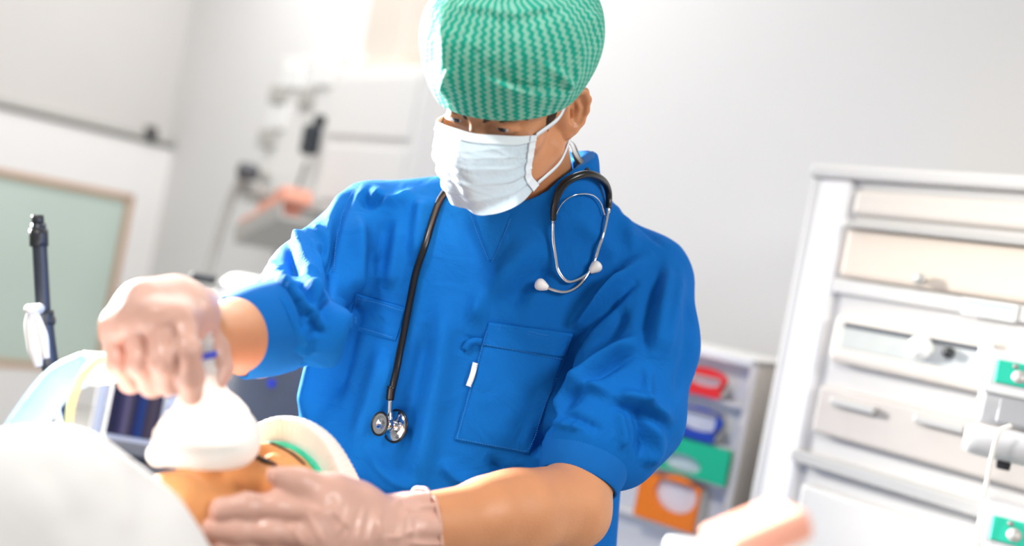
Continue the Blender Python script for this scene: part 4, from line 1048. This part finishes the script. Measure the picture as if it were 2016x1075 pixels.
mesh_obj('cord', *tube([hfr[0] + RW[1] @ np.array(p) for p in ((0, 0, -.1), (-.02, .01, -.25), (-.06, .01, -.42), (-.10, 0, -.55))], .009, 8, 30), M['grey_metal'], hs_)
la_ = empty('lamp_arm', on_rw(480, 340, .5), 'grey jointed support arm reaching down in front of the left wall corner', 'support arm')
mesh_obj('arm', *tube([on_rw(485, 335, .5), on_rw(452, 400, .52), on_rw(420, 500, .56), on_rw(405, 560, .58)], [.022, .020, .018, .018], 12, 40), M['rail_grey'], la_)
mesh_obj('joint', *lathe([(.015, -.04), (.036, -.035), (.04, 0), (.036, .035), (.015, .04)], on_rw(488, 338, .5), RW[1][:, 1], 24), M['slate_bezel'], la_)
mesh_obj('wall_bracket', *tube([on_rw(488, 338, .5), on_rw(520, 345, .2)], .03, 12, 6), M['rail_grey'], la_)
box_obj('clamp', (on_rw(505, 375, .45), RW[1]), (0, 0, 0), (.16, .08, .05), M['rail_grey'], la_, b=.01)
tray = empty('wire_tray', on_rw(560, 430, .5), 'tilted tray with orange-red packets under the supply unit', 'tray')
o_ = on_rw(555, 438, .5); ty = RW[1] @ np.array([[math.cos(.38), 0, -math.sin(.38)], [0, 1, 0], [math.sin(.38), 0, math.cos(.38)]])
box_obj('tray_base', (o_, ty), (0, 0, -.05), (.36, .22, .02), M['rail_grey'], tray, b=.004); box_obj('tray_lip', (o_, ty), (0, .11, -.02), (.36, .012, .07), M['rail_grey'], tray, b=.003)
for k, (x_, w__) in enumerate(((-.10, .13), (.04, .12), (.15, .08))): box_obj('packet', (o_, ty), (x_, .04, .01 + .02 * k), (w__, .13, .06), M['salmon'], tray, b=.006)
# ================================================================== anaesthesia machine and its screens, behind the patient
FWD = lambda a: np.array([[math.cos(a), -math.sin(a), 0], [math.sin(a), math.cos(a), 0], [0, 0, 1.0]])
mfr = (P(400, 900, 2.15) * [1, 1, 0], FWD(math.radians(14)))
mach = empty('anaesthesia_machine', mfr[0], 'white anaesthesia machine mostly hidden behind patient and gloved hand', 'medical machine')
zs = P(400, 905, 2.15)[2]
def mb(name, c, sz, m, **k): return box_obj(name, mfr, c, sz, M[m], mach, **k)
mb('cabinet', (0, .25, zs / 2 - .03), (.62, .42, zs - .16), 'cab_white', b=.02, seg=3); mb('worktop', (0, .22, zs - .03), (.70, .50, .035), 'grey_metal', b=.01)
for k in range(3): mb('drawer', (0, .035, zs - .20 - .20 * k), (.56, .02, .17), 'white_plastic', b=.008)
mb('vaporiser_block', (.02, .25, zs + .17), (.16, .20, .36), 'cab_white', b=.02, seg=3)
zt_ = P(400, 575, 2.3)[2] - zs
mb('upper_housing', (.06, .28, zs + zt_ - .02), (.22, .22, .14), 'white_plastic', b=.05, seg=4); mb('neck', (.05, .30, zs + zt_ / 2), (.09, .08, zt_), 'cab_white', b=.02)
mb('black_strip', (-.08, .22, zs + zt_ + .03), (.06, .08, .02), 'dark_plastic', b=.008)
# small monitor with a dark streaked screen and a column of keys
mo_c = P(275, 822, 2.05)
mon = empty('patient_monitor', mo_c, 'small patient monitor with dark blue streaked screen below the gloved hand', 'monitor')
mr = (mo_c, FWD(math.radians(8)))
box_obj('housing', mr, (.022, .06, 0), (.185, .10, .175), M['white_plastic'], mon, b=.012, seg=3)
box_obj('screen', mr, (-.012, .0085, .012), (.102, .006, .112), M['screen_streak'], mon, b=.001); box_obj('lower_bezel', mr, (.0, .005, -.068), (.15, .018, .026), M['grey_metal'], mon, b=.004)
box_obj('lower_edge', mr, (.035, .0, -.086), (.08, .02, .012), M['dark_slate'], mon, b=.003)
for k in range(5):
    c = mr[0] + mr[1] @ np.array([.050 - .0 * k, .004, .060 - .0225 * k]); mesh_obj('key', *lathe([(1e-6, .005), (.006, .0045), (.0085, .002), (.009, -.006)][::-1], c, -mr[1][:, 1], 16), M['white_plastic'], mon)
box_obj('side_grip', mr, (-.082, .0, .0), (.022, .03, .15), M['white_plastic'], mon, b=.01, seg=3)
box_obj('foot', mr, (.02, .06, -.0925), (.10, .08, .010), M['grey_metal'], mon, b=.01)
dk_c = P(545, 800, 2.25) + np.array([0, 0, .02]); dr = (dk_c, FWD(math.radians(-6)))
dmon = empty('display_panel', dk_c, 'dark grey switched-off display behind the raised forearm', 'monitor')
box_obj('bezel', dr, (0, .02, 0), (.36, .04, .26), M['slate_bezel'], dmon, b=.012, seg=3); box_obj('screen', dr, (0, -.004, .0), (.325, .006, .225), M['screen_dark'], dmon, b=.001)
box_obj('stand', dr, (0, .04, -(dk_c[2] - zs + .0125 + .13) / 2), (.16, .08, max(dk_c[2] - zs + .0125 - .13, .006)), M['grey_metal'], dmon, b=.008); box_obj('led', dr, (-.02, -.008, .03), (.018, .006, .018), M['blue_plastic'], dmon, b=.004)  # small blue block set on the dark screen
# ================================================================== black articulated pole at far left
po = empty('support_pole', P(125, 1000, 1.62), 'black jointed holder arm with white levers standing at the far left', 'holder arm')
pp = lambda x, y, z=1.62: P(x, y, z)
mesh_obj('upper_tube', *tube([pp(76, 440), pp(80, 520), pp(86, 625)], .0115, 14, 12), M['dark_slate'], po); mesh_obj('lower_tube', *tube([pp(86, 615), pp(96, 700), pp(118, 830), pp(150, 1000), pp(160, 1100)], .0135, 14, 30), M['dark_slate'], po)
mesh_obj('end_cap', *tube([pp(74, 424), pp(75, 440)], .0095, 14, 4), M['dark_plastic'], po); mesh_obj('collar', *tube([pp(76, 452), pp(77, 485)], .0145, 14, 4), M['dark_plastic'], po); mesh_obj('collar', *tube([pp(85, 612), pp(88, 640)], .016, 14, 4), M['dark_plastic'], po)
mesh_obj('clamp_knob', *tube([pp(84, 632), pp(106, 631)], [.006, .008], 12, 6), M['dark_plastic'], po)
mesh_obj('lever', *tube([pp(64, 606, 1.58), pp(62, 640, 1.58), pp(70, 690, 1.58), pp(76, 722, 1.58)], [.006, .011, .012, .006], 12, 24), M['white_plastic'], po); mesh_obj('lever', *tube([pp(66, 612, 1.58), pp(84, 660, 1.58), pp(92, 706, 1.58)], [.006, .008, .005], 12, 20), M['white_plastic'], po)  # levers, pin and rod: plain white stands in for glare on chrome
mesh_obj('pin', *lathe([(.004, -.02), (.008, -.018), (.008, .018), (.004, .02)], pp(68, 608, 1.58), [0, 1, 0], 16), M['white_plastic'], po)
mesh_obj('rod', *tube([pp(98, 770, 1.58), pp(124, 856, 1.58), pp(150, 960, 1.58)], .0075, 12, 16), M['white_plastic'], po)
# ================================================================== equipment rack on the right wall
RO = .62
def rr_(px, py, off=RO): return wallpix(RW, px, py, off)
sL, zT = rr_(1597, 352); _, zT2 = rr_(2010, 372); zT = (zT + zT2) / 2
rack = empty('equipment_rack', RW[0] + RW[1] @ np.array([sL + .5, RO / 2, 0]), 'tall white equipment rack with flap compartments on the right', 'equipment rack')
def rk(name, s0, s1, y0, y1, z0, z1, m, **k): return slab(name, RW, s0, s1, y0, y1, z0, z1, m, rack, **k)
sR = sL + 1.35
rk('side_panel', sL, sL + .03, .05, RO, .08, zT, 'rack_white', b=.008); rk('side_panel', sR - .03, sR, .05, RO, .08, zT, 'rack_white', b=.008); rk('back_panel', sL, sR, .05, .08, .08, zT, 'rack_white'); rk('top_panel', sL - .005, sR, .05, RO + .01, zT, zT + .03, 'rack_white', b=.008)
rk('front_post', sL + .02, sL + .10, RO - .05, RO, .08, zT, 'door_white', b=.01); rk('front_panel', sL + .09, sR - .03, RO - .04, RO - .014, .08, zT, 'rack_white'); rk('plinth', sL + .02, sR, .08, RO - .03, 0, .08, 'rail_grey')
def rect(p0, p1, pl, off=RO):
    """top-left, bottom-right, bottom-left pixels"""
    a, z1 = rr_(*p0, off); b_, _ = rr_(*p1, off); _, z0 = rr_(*pl, off); return a, b_, z0, z1
# compartments from the top
a, b_, z0, z1 = rect((1668, 458), (1990, 592), (1655, 545)); z1 += .01
rk('flap', a, sR - .06, RO - .04, RO + .004, z0, z1, 'rack_cream', b=.01); rk('flap_lip', a, sR - .06, RO - .01, RO + .02, z1, z1 + .014, 'rail_grey'); 
ks, kz = rr_(1818, 552); mesh_obj('knob', *lathe([(.006, 0), (.006, .012), (.012, .016), (.012, .024), (1e-6, .027)], RW[0] + RW[1] @ np.array([ks, RO, kz]), RW[1][:, 1], 18), M['rail_grey'], rack)
_, zz = rr_(1700, 400); rk('flap', a, sR - .06, RO - .04, RO, z1 + .03, zT - .02, 'rack_pale', b=.01)
ls, lz = rr_(1948, 610); lab = rk('label_strip', ls - .05, ls + .05, RO - .002, RO + .004, lz - .016, lz + .016, 'white_plastic', b=.001)
for k, c in enumerate(('label_blue', 'rail_grey', 'label_green')): rk('label_line', ls - .044, ls + .044, RO + .004, RO + .0055, lz + .007 - .009 * k, lz + .011 - .009 * k, c, b=0)
rk('middle_rail', sL + .10, sR - .03, RO - .03, RO, z0 - .035, z0 - .004, 'rack_white', b=.004)
# slot unit with a window
a, b_, w0, w1 = rect((1652, 618), (1975, 752), (1640, 712))
rk('slot_unit', a, sR - .08, RO - .25, RO + .02, w0, w1, 'rack_pale', b=.015)
a2, b2, v0, v1 = rect((1664, 636), (1952, 712), (1658, 684), RO + .02)
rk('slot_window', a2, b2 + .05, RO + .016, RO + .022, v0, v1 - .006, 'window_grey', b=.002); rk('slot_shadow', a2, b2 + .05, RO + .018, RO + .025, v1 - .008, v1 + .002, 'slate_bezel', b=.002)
ks, kz = rr_(1811, 684, RO + .03); mesh_obj('dial', *lathe([(1e-6, .026), (.012, .024), (.022, .014), (.024, 0), (.024, -.01)][::-1], RW[0] + RW[1] @ np.array([ks, RO + .024, kz]), RW[1][:, 1], 24), M['white_plastic'], rack)
ks, kz = rr_(1866, 694, RO + .03); mesh_obj('knob', *lathe([(.011, 0), (.009, .012), (1e-6, .014)], RW[0] + RW[1] @ np.array([ks, RO + .024, kz]), RW[1][:, 1], 16), M['dark_plastic'], rack)
ks, kz = rr_(1938, 690, RO + .03); rk('switch', ks - .012, ks + .014, RO + .02, RO + .03, kz - .02, kz + .02, 'white_plastic', b=.004)
# drawers below
a, b_, u0, u1 = rect((1620, 758), (1940, 885), (1603, 850)); rk('drawer', a, sR - .08, RO - .25, RO + .015, u0, u1, 'beige_rack', b=.008)
for px, py in ((1690, 800), (1860, 836)): ks, kz = rr_(px, py); rk('drawer_handle', ks - .05, ks + .05, RO + .012, RO + .03, kz - .008, kz + .008, 'rail_grey', b=.004)
rk('shelf_edge', sL + .09, sR - .03, RO - .3, RO + .02, u0 - .07, u0 - .045, 'rail_grey'); 
zc = u0 - .09
for k in range(3): rk('drawer', sL + .12, sR - .08, RO - .25, RO + .01, zc - .20, zc - .02, 'rack_white', b=.01); zc -= .21
# ================================================================== infusion pumps on a pole, right edge
pole_c = P(2045, 900, 1.78)
ip = empty('drip_stand', (pole_c[0], pole_c[1], 0), 'steel stand carrying two infusion pumps at the right edge', 'drip stand')
mesh_obj('pole', *tube([(pole_c[0], pole_c[1] + .06, .05), (pole_c[0], pole_c[1] + .06, 1.9)], .0125, 16, 4), M['steel'], ip)
for k in range(5):
    t = k * 2 * math.pi / 5; leg = mesh_obj('leg', *tube([(pole_c[0], pole_c[1] + .06, .09), (pole_c[0] + 0.20 * math.cos(t), pole_c[1] + .06 + 0.20 * math.sin(t), .065)], [.016, .011], 10, 5), M['steel'], ip)
    mesh_obj('castor', *lathe([(.012, -.012), (.03, -.012), (.033, 0), (.03, .012), (.012, .012)], (pole_c[0] + 0.20 * math.cos(t), pole_c[1] + .06 + 0.20 * math.sin(t), .033), (-math.sin(t), math.cos(t), 0), 20), M['dark_plastic'], leg)
def pump(cpx, cpy, which):
    c = P(cpx, cpy, 1.75); R = FWD(math.radians(-24)); fr = (c, R)
    r = empty('infusion_pump', c, 'grey infusion pump with a green keypad, %s of the two at the right edge' % which, 'infusion pump', 'infusion pumps')
    # side profile (depth y, height z) extruded across x
    prof = [(.09, -.055), (-.055, -.055), (-.065, -.02), (-.065, .012), (-.045, .060), (-.020, .075), (.09, .075)]
    def ext(pr, x0, x1):
        n = len(pr); v = np.array([(x, y, z) for x in (x0, x1) for y, z in pr]); f = [tuple(range(n)), tuple(range(2 * n - 1, n - 1, -1))] + [(i, i + n, (i + 1) % n + n, (i + 1) % n) for i in range(n)]
        return v @ R.T + c, [q[::-1] for q in f]
    def beveled(name, pr, x0, x1, m, b=.006):
        v, f = ext(pr, x0, x1); o = mesh_obj(name, v, f, M[m], r, True); bv = o.modifiers.new('bevel', 'BEVEL'); bv.width = b; bv.segments = 3; bv.limit_method = 'ANGLE'; o.modifiers.new('wn', 'WEIGHTED_NORMAL'); return o
    beveled('housing', prof, -.075, .10, 'pump_grey', .010)
    # keypad lies on the sloping face
    p0, p1 = np.array([-.0655, .014]), np.array([-.0455, .060]); n_ = np.array([-(p1 - p0)[1], (p1 - p0)[0]]); n_ /= np.linalg.norm(n_)
    q0, q1 = p0 + (p1 - p0) * .10, p0 + (p1 - p0) * .95
    beveled('keypad', [tuple(q0 + n_ * .003), tuple(q1 + n_ * .003), tuple(q1 - n_ * .003), tuple(q0 - n_ * .003)][::-1], -.058, .095, 'keypad_green', .002)
    def face(x, t): q = p0 + (p1 - p0) * t + n_ * .003; return c + R @ np.array([x, *q])
    nw = R @ np.array([0, *n_])
    mesh_obj('button', *lathe([(.0035, 0), (.0050, .001), (.0045, .003), (1e-6, .0032)], face(-.030, .78), nw, 16), M['grey_metal'], r)
    d = mesh_obj('jog_dial', *lathe([(.012, 0), (.012, .0022), (1e-6, .0026)], face(-.022, .42), nw, 24), M['rail_grey'], r)
    mesh_obj('button', *lathe([(.006, 0), (.006, .002), (1e-6, .0024)], face(.02, .45), nw, 16), M['grey_metal'], r)
    box_obj('lip', fr, (.012, -.066, .004), (.176, .012, .012), M['white_plastic'], r, b=.005, seg=3); box_obj('door_panel', fr, (.02, -.063, -.026), (.13, .006, .042), M['pump_panel'], r, b=.004)
    mesh_obj('syringe_holder', *tube([c + R @ np.array(q) for q in ((-.088, -.055, -.085), (-.06, -.055, -.085), (.10, -.055, -.085))], [.020, .028, .028], 24, 12), M['pump_grey'], r)
    box_obj('latch', fr, (-.02, -.055, -.118), (.022, .02, .016), M['dark_plastic'], r, b=.003); box_obj('clamp', fr, (.05, .10, .0), (.05, .06, .06), M['grey_metal'], r, b=.008)
    return r
pump(2022, 785, 'upper'); pump(2012, 1088, 'lower')
lead = mesh_obj('pump_cable', *tube([P(*q) for q in ((1990, 838, 1.66), (1968, 850, 1.65), (1955, 890, 1.66), (1943, 950, 1.67), (1932, 1010, 1.67), (1925, 1090, 1.68), (1922, 1200, 1.70))], .0035, 10, 60), M['cream_pale'])
tag(lead, 'thin cream cable hanging down from the upper pump', 'cable')
# ================================================================== bin cabinet with coloured bins
bin_c = P(1380, 900, 2.35); br_ = FWD(math.radians(-34)); bfr = (np.array([bin_c[0], bin_c[1], 0.0]), br_)
bc = empty('bin_cabinet', bfr[0], 'white cabinet column holding coloured bins behind the far sleeve', 'cabinet')
def bpx(px, py, off=0.0):
    n = br_[:, 1]; d = P(px, py, 1.0) - CAM; t = ((bfr[0] - n * off - CAM) @ n) / (d @ n); q = (CAM + d * t - bfr[0]) @ br_; return q[0], q[2]
x1, _ = bpx(1478, 800); _, ztop_ = bpx(1400, 690); x0 = x1 - .52
def bb(name, a, b_, y0, y1, z0, z1, m, parent=bc, **k): return box_obj(name, bfr, ((a + b_) / 2, (y0 + y1) / 2, (z0 + z1) / 2), (b_ - a, y1 - y0, z1 - z0), M[m], parent, **k)
bb('side_panel', x1 - .02, x1, 0, .4, .04, ztop_, 'beige_grey'); bb('side_panel', x0, x0 + .02, 0, .4, .04, ztop_, 'beige_grey'); bb('carcass', x0 + .02, x1 - .02, .05, .39, .04, ztop_ - .02, 'cab_white'); bb('top_panel', x0, x1, 0, .4, ztop_ - .02, ztop_, 'cab_white'); bb('base', x0, x1, .02, .4, 0, .05, 'grey_metal')
def bin_(z0, z1, a, b_, m, what, hole, tilt=0):
    c = bfr[0] + br_ @ np.array([(a + b_) / 2, 0, z0]); r = empty('storage_bin', c, what, 'storage bin', 'coloured storage bins in the cabinet')
    w_ = b_ - a
    bb('bin_body', a, b_, .0, .05, z0, z1 - .006, 'cab_white', r, b=.01); 
    bb('shelf', x0 + .02, x1 - .02, .01, .05, z0 - .012, z0 - .002, 'cab_white', bc)
    n = 24; hx, hz_, rx, rz = hole; v = []; 
    # coloured front with an oval hand hole
    out = []; 
    for k in range(n):
        t = 2 * math.pi * k / n; cx, cz = math.cos(t), math.sin(t); s_ = 1 / max(abs(cx), abs(cz)); out.append(((a + b_) / 2 + cx * s_ * w_ / 2, (z0 + z1) / 2 + cz * s_ * (z1 - z0) / 2))
    inn = [(a + w_ * hx + rx * math.cos(2 * math.pi * k / n), z0 + (z1 - z0) * hz_ + rz * math.sin(2 * math.pi * k / n)) for k in range(n)]
    for y_ in (-.022, -.004):
        v += [(x, y_, z) for x, z in out] + [(x, y_, z) for x, z in inn]
    f = []
    for k in range(n):
        j = (k + 1) % n; f += [(k, j, n + j, n + k), (2 * n + j, 2 * n + k, 3 * n + k, 3 * n + j), (j, k, 2 * n + k, 2 * n + j), (n + k, n + j, 3 * n + j, 3 * n + k)]
    mesh_obj('bin_front', np.array(v) @ br_.T + bfr[0], f, M[m], r, False)
    return r
def zrow(py): return bpx(1400, py)[1]
xa = bpx(1300, 850)[0]; xb = bpx(1452, 850)[0]
bin_(zrow(782), zrow(742), xa - .02, bpx(1422, 770)[0], 'bin_red', 'white bin with a red front, top of the cabinet', (.72, .95, .055, .022))
bin_(zrow(872), zrow(812), xa - .02, bpx(1412, 850)[0], 'bin_blue', 'white bin with a dark blue front, second from the top', (.72, .70, .060, .028))
bin_(zrow(948), zrow(876), xa, xb, 'bin_green', 'white bin with a bright green front and a dark hand hole', (.40, .30, .050, .022))
bin_(zrow(1060), zrow(966), bpx(1256, 1000)[0], bpx(1376, 1010)[0], 'bin_orange', 'white bin with an orange front, lowest in view', (.62, .72, .055, .045))
# ================================================================== near foreground: instrument stand with a box
fg_c = P(1500, 1075, .74)
ms = empty('instrument_stand', (fg_c[0], fg_c[1], 0), 'white instrument stand in the near foreground at the bottom edge', 'instrument stand')
zt_ = P(1500, 1105, .74)[2]; ffr = (np.array([fg_c[0], fg_c[1], 0]), FWD(math.radians(20)))
box_obj('tray', ffr, (0.0, 0, zt_ - .008), (.105, .10, .014), M['white_plastic'], ms, b=.005); box_obj('post', ffr, (.0, .03, (zt_ - .02) / 2 + .01), (.03, .03, zt_ - .05), M['steel'], ms, b=.008); box_obj('foot', ffr, (.0, 0, .03), (.36, .30, .05), M['steel'], ms, b=.012)
pk_c = P(1490, 1052, .74); t_ = math.radians(27); TR = FWD(math.radians(20)) @ np.array([[math.cos(t_), 0, -math.sin(t_)], [0, 1, 0], [math.sin(t_), 0, math.cos(t_)]])
pk = empty('box', (pk_c[0], pk_c[1], zt_), 'white carton with a salmon lid tilted on edge, blurred in the near foreground', 'box')
pfr = (pk_c + np.array([0, 0, 0.0]), TR)
box_obj('carton', pfr, (0, 0, -.018), (.066, .045, .020), M['white_plastic'], pk, b=.004); box_obj('lid', pfr, (0, 0, .002), (.070, .048, .022), M['salmon'], pk, b=.006)
